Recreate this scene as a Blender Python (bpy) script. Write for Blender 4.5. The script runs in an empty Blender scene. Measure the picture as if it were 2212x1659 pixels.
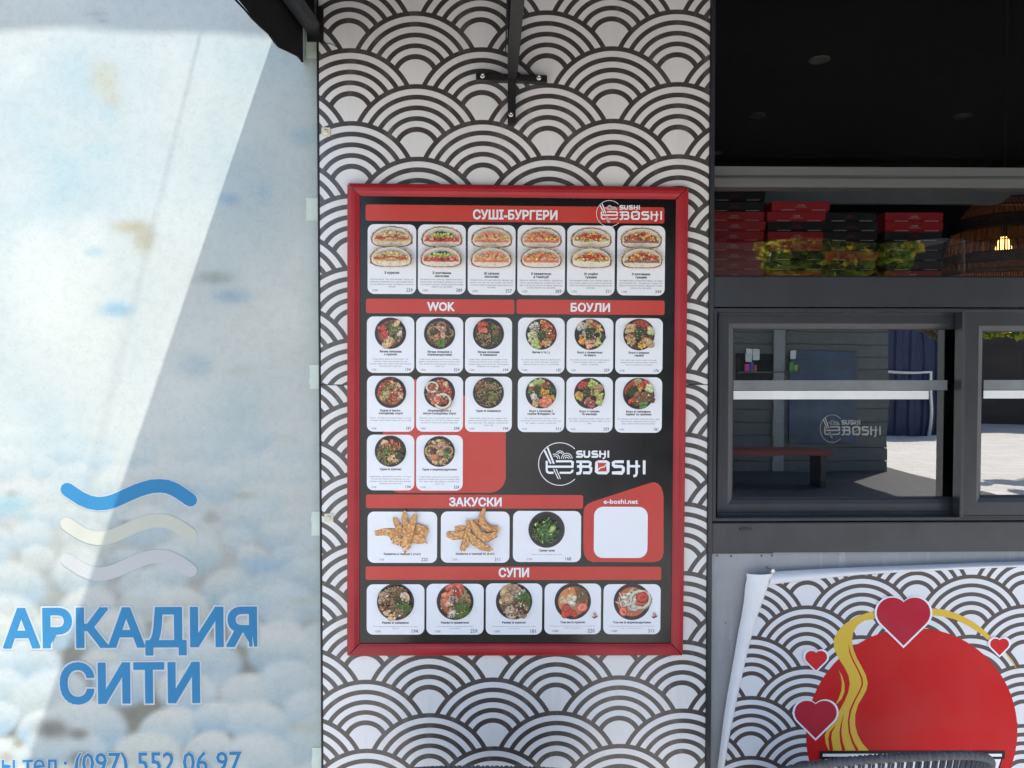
import bpy, bmesh, math, random
import numpy as np
from mathutils import Vector, Matrix, Euler

S = bpy.context.scene
COL = S.collection
R = math.radians

# ------------------------------------------------------------------ camera, sky, sun, exposure
CAM = Vector((0.0, -2.0, 1.55))
FPX = 1662.0                        # focal length in pixels of a 2212 px wide picture
cam_d = bpy.data.cameras.new('camera')
cam_o = bpy.data.objects.new('camera', cam_d); COL.objects.link(cam_o)
cam_d.sensor_width = 36.0
cam_d.lens = 36.0 * FPX / 2212.0
cam_d.clip_start = 0.02
cam_d.clip_end = 500
cam_o.location = CAM
cam_o.rotation_euler = (R(90 - 1.5), 0, R(-1.1))
S.camera = cam_o
CROT = cam_o.rotation_euler.to_matrix()

SUN = Vector((0.377, -0.40, 1.0)).normalized()      # towards the sun
w = bpy.data.worlds.new('World'); S.world = w; w.use_nodes = True
nt = w.node_tree
sky = nt.nodes.new('ShaderNodeTexSky'); sky.sky_type = 'NISHITA'; sky.sun_disc = False
sky.sun_elevation = math.asin(SUN.z); sky.sun_rotation = math.atan2(SUN.x, SUN.y)
sky.air_density = 1.0; sky.dust_density = 1.2; sky.ozone_density = 1.0
bg = nt.nodes['Background']; bg.inputs[1].default_value = 0.15
nt.links.new(sky.outputs[0], bg.inputs[0])
sl = bpy.data.lights.new('sun', 'SUN'); sl.energy = 3.9; sl.angle = R(0.53); sl.color = (1.0, 0.93, 0.84)
so = bpy.data.objects.new('sun', sl); COL.objects.link(so)
so.rotation_euler = SUN.to_track_quat('Z', 'Y').to_euler()
so.location = (3, -4, 9)
S.view_settings.view_transform = 'Standard'; S.view_settings.look = 'None'
S.view_settings.gamma = 1.0; S.view_settings.exposure = 1.12
S.view_settings.use_curve_mapping = False
S.render.engine = 'CYCLES'
S.cycles.max_bounces = 10; S.cycles.diffuse_bounces = 6; S.cycles.glossy_bounces = 5
S.cycles.transparent_max_bounces = 12
S.cycles.use_denoising = True
S.cycles.caustics_reflective = False; S.cycles.caustics_refractive = False
S.cycles.sample_clamp_indirect = 6.0

# ------------------------------------------------------------------ pixel helpers (2212 px wide picture)
def ray(px, py):
    return CROT @ Vector(((px - 1106.0) / FPX, -(py - 829.5) / FPX, -1.0))
def P(px, py, Y=0.0):                     # where the pixel meets the vertical plane y = Y
    d = ray(px, py); return CAM + d * ((Y - CAM.y) / d.y)
def PX(px, py, X):                        # ... the plane x = X
    d = ray(px, py); return CAM + d * ((X - CAM.x) / d.x)
def PZ(px, py, Z=0.0):                    # ... the plane z = Z
    d = ray(px, py); return CAM + d * ((Z - CAM.z) / d.z)
K = 4032 / 2212.0
def crop(x0, y0, sc):                     # a zoomed crop of the 4032 px photograph -> 2212 px
    return lambda x, y: ((x0 + x / sc) / K, (y0 + y / sc) / K)
def lin(c):
    c = c / 255.0
    return c / 12.92 if c <= 0.04045 else ((c + 0.055) / 1.055) ** 2.4
def C(r, g, b, k=1.0):
    return tuple(min(0.9, lin(v) * k) for v in (r, g, b))

# ------------------------------------------------------------------ mesh collecting
class MB:
    def __init__(self): self.v = []; self.f = []; self.c = []; self.sm = []
    def face(self, pts, col=None, smooth=False):
        n = len(self.v); self.v += [tuple(p) for p in pts]
        self.f.append(tuple(range(n, n + len(pts)))); self.c.append(col); self.sm.append(smooth)
    def grid(self, rows, col=None, smooth=True, closed=False):
        n = len(self.v); m = len(rows[0])
        for r in rows: self.v += [tuple(p) for p in r]
        for i in range(len(rows) - 1):
            for j in range(m if closed else m - 1):
                k = (j + 1) % m
                self.f.append((n + i*m + j, n + i*m + k, n + (i+1)*m + k, n + (i+1)*m + j))
                self.c.append(col); self.sm.append(smooth)
    def box(self, x0, x1, y0, y1, z0, z1, col=None, bev=0.0):
        if bev > 0:
            bm = bmesh.new(); bmesh.ops.create_cube(bm, size=1)
            for v in bm.verts:
                v.co = Vector((x0 + (v.co.x + .5)*(x1-x0), y0 + (v.co.y + .5)*(y1-y0), z0 + (v.co.z + .5)*(z1-z0)))
            bmesh.ops.bevel(bm, geom=bm.edges[:], offset=bev, segments=2, affect='EDGES')
            n = len(self.v); bm.verts.index_update()
            self.v += [tuple(v.co) for v in bm.verts]
            for f in bm.faces:
                self.f.append(tuple(n + v.index for v in f.verts)); self.c.append(col); self.sm.append(False)
            bm.free(); return
        p = [(x0,y0,z0),(x1,y0,z0),(x1,y1,z0),(x0,y1,z0),(x0,y0,z1),(x1,y0,z1),(x1,y1,z1),(x0,y1,z1)]
        n = len(self.v); self.v += p
        for q in ((0,3,2,1),(4,5,6,7),(0,1,5,4),(1,2,6,5),(2,3,7,6),(3,0,4,7)):
            self.f.append(tuple(n + i for i in q)); self.c.append(col); self.sm.append(False)
    def prism(self, poly, y0, y1, col=None):          # poly in (x, z), from y0 (front) to y1 (back)
        self.face([(x, y0, z) for x, z in poly], col)
        self.face([(x, y1, z) for x, z in reversed(poly)], col)
        m = len(poly)
        for i in range(m):
            a, b = poly[i], poly[(i + 1) % m]
            self.face([(a[0], y0, a[1]), (a[0], y1, a[1]), (b[0], y1, b[1]), (b[0], y0, b[1])], col)
    def tube(self, pts, rad, seg=8, col=None, caps=True, square=False, smooth=True):
        pts = [Vector(p) for p in pts]; rows = []; up0 = None
        for i, p in enumerate(pts):
            t = (pts[min(i+1, len(pts)-1)] - pts[max(i-1, 0)]).normalized()
            if up0 is None:
                up0 = Vector((0,0,1)) if abs(t.z) < .9 else Vector((1,0,0))
            a = t.cross(up0).normalized(); b = a.cross(t).normalized(); up0 = b
            r = rad[i] if isinstance(rad, (list, tuple)) else rad
            if square:
                rows.append([p + a*r*sx + b*r*sy for sx, sy in ((1,1),(-1,1),(-1,-1),(1,-1))])
            else:
                rows.append([p + a*(r*math.cos(k*2*math.pi/seg)) + b*(r*math.sin(k*2*math.pi/seg)) for k in range(seg)])
        self.grid(rows, col, smooth and not square, True)
        if caps:
            self.face(rows[0], col); self.face(list(reversed(rows[-1])), col)
    def lathe(self, prof, c, seg=32, col=None):       # prof (r, z)
        rows = [[(c[0] + r*math.cos(k*2*math.pi/seg), c[1] + r*math.sin(k*2*math.pi/seg), c[2] + z) for k in range(seg)] for r, z in prof]
        self.grid(rows, col, True, True)
    def mesh(self, name):
        me = bpy.data.meshes.new(name); me.from_pydata(self.v, [], self.f)
        if any(c is not None for c in self.c):
            at = me.attributes.new('Col', 'FLOAT_COLOR', 'FACE')
            at.data.foreach_set('color', np.array([(*(c or (1,1,1)), 1.0) for c in self.c], dtype=np.float32).ravel())
        me.polygons.foreach_set('use_smooth', np.array(self.sm, dtype=bool))
        me.update(); return me
    def build(self, name, mat, parent=None, fix=True):
        me = self.mesh(name)
        if fix:
            bm = bmesh.new(); bm.from_mesh(me)
            bmesh.ops.remove_doubles(bm, verts=bm.verts, dist=1e-6)
            bmesh.ops.recalc_face_normals(bm, faces=bm.faces); bm.to_mesh(me); bm.free()
        return obj(name, me, mat, parent)
def obj(name, me, mat=None, parent=None):
    o = bpy.data.objects.new(name, me); COL.objects.link(o)
    if mat is not None and not me.materials: me.materials.append(mat)
    o.parent = parent; return o
def tag(o, label, cat, group=None):
    o['label'] = label; o['category'] = cat
    if group: o['group'] = group
    return o
def thing(name, label, cat, loc=(0,0,0), group=None):
    o = bpy.data.objects.new(name, None); COL.objects.link(o); o.location = loc; o.empty_display_size = .1
    return tag(o, label, cat, group)
def struct(o): o['kind'] = 'structure'; return o
def stuff(o): o['kind'] = 'stuff'; return o

# ------------------------------------------------------------------ materials
def newmat(name):
    m = bpy.data.materials.new(name); m.use_nodes = True
    return m, m.node_tree, m.node_tree.nodes['Principled BSDF']
def nodes_math(t):
    def N(op, a, b=None, c=None, clamp=False):
        n = t.nodes.new('ShaderNodeMath'); n.operation = op; n.use_clamp = clamp
        for i, x in enumerate((a, b, c)):
            if x is None: continue
            if isinstance(x, (int, float)): n.inputs[i].default_value = x
            else: t.links.new(x, n.inputs[i])
        return n.outputs[0]
    return N
def mixcol(t, fac, a, b, blend='MIX'):
    n = t.nodes.new('ShaderNodeMix'); n.data_type = 'RGBA'; n.blend_type = blend
    for s, x in ((n.inputs[0], fac), (n.inputs[6], a), (n.inputs[7], b)):
        if isinstance(x, (int, float)): s.default_value = x
        elif isinstance(x, tuple): s.default_value = (*x, 1)
        else: t.links.new(x, s)
    return n.outputs[2]
def noise(t, scale, detail=4, rough=.55, vec=None, stretch=None):
    n = t.nodes.new('ShaderNodeTexNoise'); n.inputs['Scale'].default_value = scale
    n.inputs['Detail'].default_value = detail; n.inputs['Roughness'].default_value = rough
    if vec is None:
        vec = t.nodes.new('ShaderNodeTexCoord').outputs['Object']
    if stretch:
        mp = t.nodes.new('ShaderNodeMapping'); mp.inputs['Scale'].default_value = stretch
        t.links.new(vec, mp.inputs[0]); vec = mp.outputs[0]
    t.links.new(vec, n.inputs['Vector']); return n.outputs['Fac']
def ramp(t, x, a, b):
    n = t.nodes.new('ShaderNodeMapRange'); n.inputs[1].default_value = a; n.inputs[2].default_value = b
    n.clamp = True; t.links.new(x, n.inputs[0]); return n.outputs[0]
def bump(t, p, h, strength, dist=.01):
    n = t.nodes.new('ShaderNodeBump'); n.inputs['Strength'].default_value = strength
    n.inputs['Distance'].default_value = dist
    t.links.new(h, n.inputs['Height']); t.links.new(n.outputs[0], p.inputs['Normal'])
def mat(name, col, rough=.5, metal=0.0, var=.12, vscale=9.0, bmp=0.0, bscale=60.0, spec=.5, coat=0.0, rvar=.08, stretch=None):
    m, t, p = newmat(name)
    f = noise(t, vscale, 5, .6, stretch=stretch)
    a = tuple(v*(1-var) for v in col); b = tuple(min(1, v*(1+var)) for v in col)
    t.links.new(mixcol(t, ramp(t, f, .3, .7), a, b), p.inputs['Base Color'])
    N = nodes_math(t)
    f2 = noise(t, vscale*3.1, 4, .6)
    t.links.new(N('ADD', N('MULTIPLY', N('SUBTRACT', f2, .5), rvar*2), rough, clamp=True), p.inputs['Roughness'])
    p.inputs['Metallic'].default_value = metal
    p.inputs['Specular IOR Level'].default_value = spec
    p.inputs['Coat Weight'].default_value = coat; p.inputs['Coat Roughness'].default_value = .06
    if bmp > 0: bump(t, p, noise(t, bscale, 3, .6), bmp, .004)
    return m
def printmat(name, rough=.3, spec=.5, bmp=.02):             # flat print: colours carried by the faces
    m, t, p = newmat(name)
    a = t.nodes.new('ShaderNodeAttribute'); a.attribute_name = 'Col'
    f = noise(t, 9, 4, .5)
    t.links.new(mixcol(t, N_mul(t, ramp(t, f, .4, .75), .03), a.outputs['Color'], (.5,.5,.48)), p.inputs['Base Color'])
    p.inputs['Roughness'].default_value = rough; p.inputs['Specular IOR Level'].default_value = spec
    bump(t, p, noise(t, 6, 3, .5), bmp, .02)
    return m
def N_mul(t, x, k): return nodes_math(t)('MULTIPLY', x, k)

def wavemat(name, W, ref, rot, white, dark, rough=.33, coat=.0, scuff=True, bmp=.06):
    """Overlapping scallops of concentric rings printed on film; ref = (x, z) of the top of one white core."""
    m, t, p = newmat(name); N = nodes_math(t)
    tc = t.nodes.new('ShaderNodeTexCoord'); sp = t.nodes.new('ShaderNodeSeparateXYZ')
    t.links.new(tc.outputs['Object'], sp.inputs[0])
    cs, sn = math.cos(rot), math.sin(rot)
    dx = N('SUBTRACT', sp.outputs['X'], ref[0]); dz = N('SUBTRACT', sp.outputs['Z'], ref[1])
    u = N('MULTIPLY', N('ADD', N('MULTIPLY', dx, cs), N('MULTIPLY', dz, sn)), 1/W)
    v = N('MULTIPLY', N('SUBTRACT', N('MULTIPLY', dz, cs), N('MULTIPLY', dx, sn)), 1/W)
    RR, H = .507, .2744
    q = N('ADD', v, .287*RR)                                # height over the reference circle's centre
    j0 = N('FLOOR', N('DIVIDE', N('SUBTRACT', RR, q), H))
    res = None
    for k in (3, 2, 1, 0):
        j = N('SUBTRACT', j0, k)
        par = N('MULTIPLY', N('FLOORED_MODULO', j, 2.0), .5)
        uu = N('SUBTRACT', N('FRACT', N('ADD', N('SUBTRACT', u, par), .5)), .5)
        vv = N('ADD', q, N('MULTIPLY', j, H))
        d = N('SQRT', N('ADD', N('MULTIPLY', uu, uu), N('MULTIPLY', vv, vv)))
        if res is None: res = d
        else:
            ins = N('LESS_THAN', d, RR)
            res = N('ADD', N('MULTIPLY', ins, d), N('MULTIPLY', N('SUBTRACT', 1.0, ins), res))
    r = N('DIVIDE', res, RR)
    fr = N('FRACT', N('DIVIDE', N('SUBTRACT', r, .364), .1595))
    ring = N('MULTIPLY', N('MULTIPLY', N('LESS_THAN', fr, .545), N('GREATER_THAN', r, .34)), N('LESS_THAN', r, .94))
    wh = N('MAXIMUM', ring, N('LESS_THAN', r, .287))
    f = noise(t, 3.0, 5, .6); g = noise(t, 150, 3, .6); hgrain = noise(t, 14, 4, .65)
    wc = mixcol(t, ramp(t, f, .3, .75), white, tuple(v*.93 for v in white))
    dc = mixcol(t, ramp(t, hgrain, .35, .7), dark, tuple(v*1.25 for v in dark))
    c = mixcol(t, wh, dc, wc)
    if scuff:
        sc = N('MULTIPLY', N('GREATER_THAN', g, .735), .30)
        c = mixcol(t, sc, c, (.33, .31, .28))
        st = noise(t, 5, 5, .7, stretch=(6, 6, .8))
        c = mixcol(t, N('MULTIPLY', ramp(t, st, .50, .8), .26), c, (.36, .34, .31))
    t.links.new(c, p.inputs['Base Color'])
    t.links.new(N('ADD', rough, N('MULTIPLY', N('SUBTRACT', hgrain, .5), .18)), p.inputs['Roughness'])
    p.inputs['Coat Weight'].default_value = coat; p.inputs['Coat Roughness'].default_value = .22
    bump(t, p, noise(t, 7, 3, .5), bmp, .02)
    return m

def glassmat(name, refl=.3, tint=(.8,.84,.84), wav=.0, ior=1.5, dust=.02):
    m, t, p = newmat(name); t.nodes.remove(p)
    out = t.nodes['Material Output']
    tr = t.nodes.new('ShaderNodeBsdfTransparent'); tr.inputs[0].default_value = (*tint, 1)
    gl = t.nodes.new('ShaderNodeBsdfGlossy'); gl.inputs['Roughness'].default_value = .0
    gl.inputs['Color'].default_value = (.97,.98,.97,1)
    fr = t.nodes.new('ShaderNodeFresnel'); fr.inputs[0].default_value = ior
    N = nodes_math(t)
    fac = N('ADD', N('MULTIPLY', fr.outputs[0], 1-refl), refl, clamp=True)
    mx = t.nodes.new('ShaderNodeMixShader')
    t.links.new(fac, mx.inputs[0]); t.links.new(tr.outputs[0], mx.inputs[1]); t.links.new(gl.outputs[0], mx.inputs[2])
    if wav > 0:
        b = t.nodes.new('ShaderNodeBump'); b.inputs['Strength'].default_value = wav; b.inputs['Distance'].default_value = .01
        t.links.new(noise(t, 3.2, 2, .5), b.inputs['Height'])
        t.links.new(b.outputs[0], gl.inputs['Normal'])
    df = t.nodes.new('ShaderNodeBsdfDiffuse'); df.inputs[0].default_value = (.45,.45,.43,1)      # dust and wiped smears
    m2 = t.nodes.new('ShaderNodeMixShader'); sm = noise(t, 4, 6, .7, stretch=(1,1,3)); sp_ = noise(t, 70, 3, .6)
    t.links.new(N('ADD', N('MULTIPLY', ramp(t, sm, .45, .75), dust), N('MULTIPLY', ramp(t, sp_, .66, .72), dust*1.5)), m2.inputs[0])
    t.links.new(mx.outputs[0], m2.inputs[1]); t.links.new(df.outputs[0], m2.inputs[2])
    t.links.new(m2.outputs[0], out.inputs['Surface'])
    return m

M = {}
M['print'] = printmat('poster_print', .34)
M['vprint'] = printmat('vinyl_print', .6, .2, .12)
M['posterblack'] = mat('poster_black', (.006,.0058,.0065), .20, var=.3, vscale=4)
M['red_alu'] = mat('red_frame_paint', (.33,.014,.020), .42, var=.14, vscale=7, coat=.12, spec=.35, rvar=.14)
M['black_steel'] = mat('black_painted_steel', (.012,.012,.013), .42, var=.3, vscale=30, bmp=.05, bscale=180)
M['zinc'] = mat('zinc_plated_bolt', (.62,.62,.60), .28, metal=1, var=.15, vscale=60)
M['canopy'] = mat('black_awning_fabric', (.006,.0055,.0075), .85, var=.25, vscale=40, bmp=.25, bscale=500, spec=.2)
M['anthracite'] = mat('anthracite_window_paint', (.029,.031,.036), .33, var=.16, vscale=6, bmp=.02, bscale=350, stretch=(1,1,.5))
M['anth_sill'] = mat('anthracite_sill_paint', (.040,.041,.045), .36, var=.28, vscale=9, bmp=.03, bscale=300)
M['gasket'] = mat('black_rubber_gasket', (.006,.006,.008), .6, var=.2)
M['glass'] = glassmat('reflective_window_glass', .42, (.55,.58,.58), .05)
M['glass_top'] = glassmat('transom_glass', .14, (.80,.82,.82), .03, dust=.006)
M['apron'] = mat('weathered_grey_panel', (.30,.31,.32), .55, var=.22, vscale=5, bmp=.08, bscale=40)
M['vinylback'] = mat('white_vinyl_back', (.72,.73,.75), .42, var=.05, vscale=12, bmp=.06, bscale=30)
M['alu'] = mat('brushed_aluminium', (.80,.79,.75), .45, metal=.12, var=.12, vscale=3, stretch=(.15,1,14))
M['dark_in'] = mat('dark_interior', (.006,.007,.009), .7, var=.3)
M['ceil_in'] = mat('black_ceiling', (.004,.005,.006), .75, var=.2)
M['white_lam'] = mat('white_laminate', (.78,.78,.76), .35, var=.04)
M['grey_lam'] = mat('grey_steel_top', (.38,.40,.41), .4, var=.08)
M['redcard'] = mat('red_carton', (.66,.024,.034), .5, var=.07, vscale=16)
M['blackcard'] = mat('black_carton', (.010,.011,.014), .45, var=.2, vscale=16)
M['cardedge'] = mat('raw_carton_edge', (.70,.66,.62), .7, var=.1)
M['inkwhite'] = mat('white_ink', (.78,.74,.72), .5, var=.04)
M['inkred'] = mat('red_ink', (.35,.03,.03), .5, var=.04)
M['reed'] = mat('dry_reed', (.24,.125,.045), .75, var=.35, vscale=60)
M['reedband'] = mat('woven_straw_band', (.10,.062,.028), .8, var=.5, vscale=40, bmp=.6, bscale=120, stretch=(1,1,6))
M['tape'] = mat('pale_green_tape', (.50,.58,.50), .38, var=.09, vscale=25)
M['plastic'] = mat('yellowed_plastic', (.60,.56,.44), .45, var=.08)
M['rope'] = mat('dark_grey_rope', (.050,.055,.064), .55, var=.3, vscale=90, bmp=.3, bscale=400)
M['chairsteel'] = mat('dark_chair_steel', (.02,.021,.023), .4)
M['cable'] = mat('black_cable', (.012,.012,.012), .5)
# ------------------------------------------------------------------ lettering
TEXTQ = []
def text(body, box, parent, name, mt, bold=0.0, y=0.0, fit='both', align='c', col=None, rot180=False, spacing=1.0):
    """Queue a line of lettering; box = (x0, x1, z0, z1) in the parent's frame, z0..z1 the height of the ink."""
    cu = bpy.data.curves.new('txt', 'FONT'); cu.body = body; cu.size = 1.0; cu.resolution_u = 2
    cu.space_character = spacing
    o = bpy.data.objects.new('txt', cu); COL.objects.link(o)
    TEXTQ.append((o, box, parent, name, mt, y, fit, align, col, rot180, bold))
def flush_text():
    bpy.context.view_layer.update()
    dg = bpy.context.evaluated_depsgraph_get(); groups = {}
    for o, box, parent, name, mt, y, fit, align, col, r180, bold in TEXTQ:
        me = bpy.data.meshes.new_from_object(o.evaluated_get(dg))
        n = len(me.vertices); co = np.empty(n*3, dtype=np.float32); me.vertices.foreach_get('co', co); co = co.reshape(-1, 3)
        faces = [tuple(p.vertices) for p in me.polygons]; bpy.data.meshes.remove(me)
        x0, x1, z0, z1 = box
        a = co[:, :2].min(0); b = co[:, :2].max(0)
        if fit == 'both':
            u = x0 + (co[:,0]-a[0])*(x1-x0)/(b[0]-a[0]); v = z0 + (co[:,1]-a[1])*(z1-z0)/(b[1]-a[1])
        else:                              # cap height 0.73 of the size sets the scale, baseline at z0
            s = (z1-z0)/.73; wd = (b[0]-a[0])*s
            k = min(1.0, (x1-x0)/wd) if fit == 'max' else (fit if isinstance(fit, float) else 1.0)
            wd *= k
            ox = {'l': x0, 'r': x1-wd, 'c': (x0+x1-wd)/2}[align]
            u = ox + (co[:,0]-a[0])*s*k; v = z0 + co[:,1]*s
        if bold > .001:                    # heavier strokes: ribbons along every glyph edge, at staggered depths
            sc_ = (u.max()-u.min())/(b[0]-a[0]), (v.max()-v.min())/(b[1]-a[1])
            cnt = {}
            for f in faces:
                for i in range(len(f)):
                    e_ = (f[i], f[(i+1) % len(f)]); k_ = (min(e_), max(e_)); cnt[k_] = cnt.get(k_, 0) + 1
            hw_ = bold*(sc_[0]+sc_[1])/2
        if r180:
            u = x0 + x1 - u; v = z0 + z1 - v
        yy = np.full(len(u), y)
        if bold > .001:
            U = []; V_ = []; Y_ = []; nf = []; j_ = 0
            for f in faces:                                   # each facet at its own hair's depth: glyph contours may overlap
                n0 = len(U); j_ += 1
                for i in f: U.append(u[i]); V_.append(v[i]); Y_.append(y - 3e-6*(j_ % 120))
                nf.append(tuple(range(n0, n0 + len(f))))
            faces = nf
            for (i0, i1), c_ in cnt.items():
                if c_ != 1: continue
                dx, dz = u[i1]-u[i0], v[i1]-v[i0]; l_ = math.hypot(dx, dz)
                if l_ < 1e-9: continue
                ex, ez = dx/l_*hw_*.8, dz/l_*hw_*.8; nx_, nz_ = -dz/l_*hw_, dx/l_*hw_; n0 = len(U); j_ += 1
                d_ = y - 3e-6*(1 + j_ % 120)
                for qx, qz in ((u[i0]-ex+nx_, v[i0]-ez+nz_), (u[i1]+ex+nx_, v[i1]+ez+nz_), (u[i1]+ex-nx_, v[i1]+ez-nz_), (u[i0]-ex-nx_, v[i0]-ez-nz_)):
                    U.append(qx); V_.append(qz); Y_.append(d_)
                faces.append((n0, n0+1, n0+2, n0+3))
            u, v, yy = U, V_, Y_
        groups.setdefault((parent, name), []).append((u, v, yy, faces, col, mt))
    for o, *_ in TEXTQ:
        cu = o.data; bpy.data.objects.remove(o); bpy.data.curves.remove(cu)
    TEXTQ.clear()
    out = {}
    for (parent, name), items in groups.items():
        V = []; F = []; Cc = []
        for u, v, y, faces, col, mt in items:
            n = len(V); V += [(float(a), float(c_), float(b)) for a, b, c_ in zip(u, v, y)]
            F += [tuple(n+i for i in f) for f in faces]; Cc += [col]*len(faces)
        me = bpy.data.meshes.new(name); me.from_pydata(V, [], F)
        if items[0][4] is not None:
            at = me.attributes.new('Col', 'FLOAT_COLOR', 'FACE')
            at.data.foreach_set('color', np.array([(*c, 1.0) for c in Cc], dtype=np.float32).ravel())
        me.update(); out[(parent, name)] = obj(name.split('#')[0], me, items[0][5], parent)
    return out

# ------------------------------------------------------------------ flat printed pictures
class Art:
    """Printed shapes in (x, z), each laid a hair over the one below; colours on the faces."""
    STEP = 2.5e-5
    def __init__(self, y): self.mb = MB(); self.y = y
    def poly(self, pts, col):
        self.y -= Art.STEP
        self.mb.face([(x, self.y, z) for x, z in pts], col)
    def stroke(self, pts, wd, col, cap=True):
        self.y -= Art.STEP
        n = len(pts); L = []; Rr = []
        for i, (x, z) in enumerate(pts):
            if isinstance(wd, (list, tuple)): h = wd[i]/2
            else: h = wd/2
            a = pts[max(i-1,0)]; b = pts[min(i+1,n-1)]
            dx, dz = b[0]-a[0], b[1]-a[1]; l = math.hypot(dx,dz) or 1
            k = 1.0
            if 0 < i < n-1:                                   # mitre
                d1 = (pts[i][0]-a[0], pts[i][1]-a[1]); l1 = math.hypot(*d1) or 1
                cosv = abs((d1[0]*dx + d1[1]*dz)/(l1*l)); k = min(1.6, 1/max(cosv,.3))
            nx, nz = -dz/l*h*k, dx/l*h*k
            L.append((x+nx, self.y, z+nz)); Rr.append((x-nx, self.y, z-nz))
        self.mb.grid([L, Rr], col, False)
        if cap and not isinstance(wd, (list, tuple)):
            for e in (pts[0], pts[-1]):
                self.disc(e, wd/2*.98, col, 10)
    def disc(self, c, r, col, n=14, sx=1.0, rot=0.0):
        cr, sr = math.cos(rot), math.sin(rot); P2 = []
        for k in range(n):
            a = 2*math.pi*k/n; x, z = r*sx*math.cos(a), r*math.sin(a)
            P2.append((c[0]+x*cr-z*sr, c[1]+x*sr+z*cr))
        self.poly(P2, col)
    def build(self, name, parent, mt=None): return self.mb.build(name, mt or M['print'], parent, fix=False)

def rrect(x0, x1, z0, z1, r, n=5):
    o = []
    for cx, cz, a0 in ((x1-r, z1-r, 0), (x0+r, z1-r, 90), (x0+r, z0+r, 180), (x1-r, z0+r, 270)):
        for k in range(n+1):
            a = R(a0 + 90*k/n); o.append((cx + r*math.cos(a), cz + r*math.sin(a)))
    return o
def jit(rnd, c, k=.18):
    f = 1 + rnd.uniform(-k, k); return tuple(max(0, min(.9, v*f*(1+rnd.uniform(-.06,.06)))) for v in c)
def blob(rnd, c, r, n=7, sx=1.0, rot=None, rough=.25):
    rot = rnd.uniform(0, 6.28) if rot is None else rot; o = []
    cr, sr = math.cos(rot), math.sin(rot)
    for k in range(n):
        a = 2*math.pi*k/n; q = r*(1 + rnd.uniform(-rough, rough)); x, z = q*sx*math.cos(a), q*math.sin(a)
        o.append((c[0]+x*cr-z*sr, c[1]+x*sr+z*cr))
    return o

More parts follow.
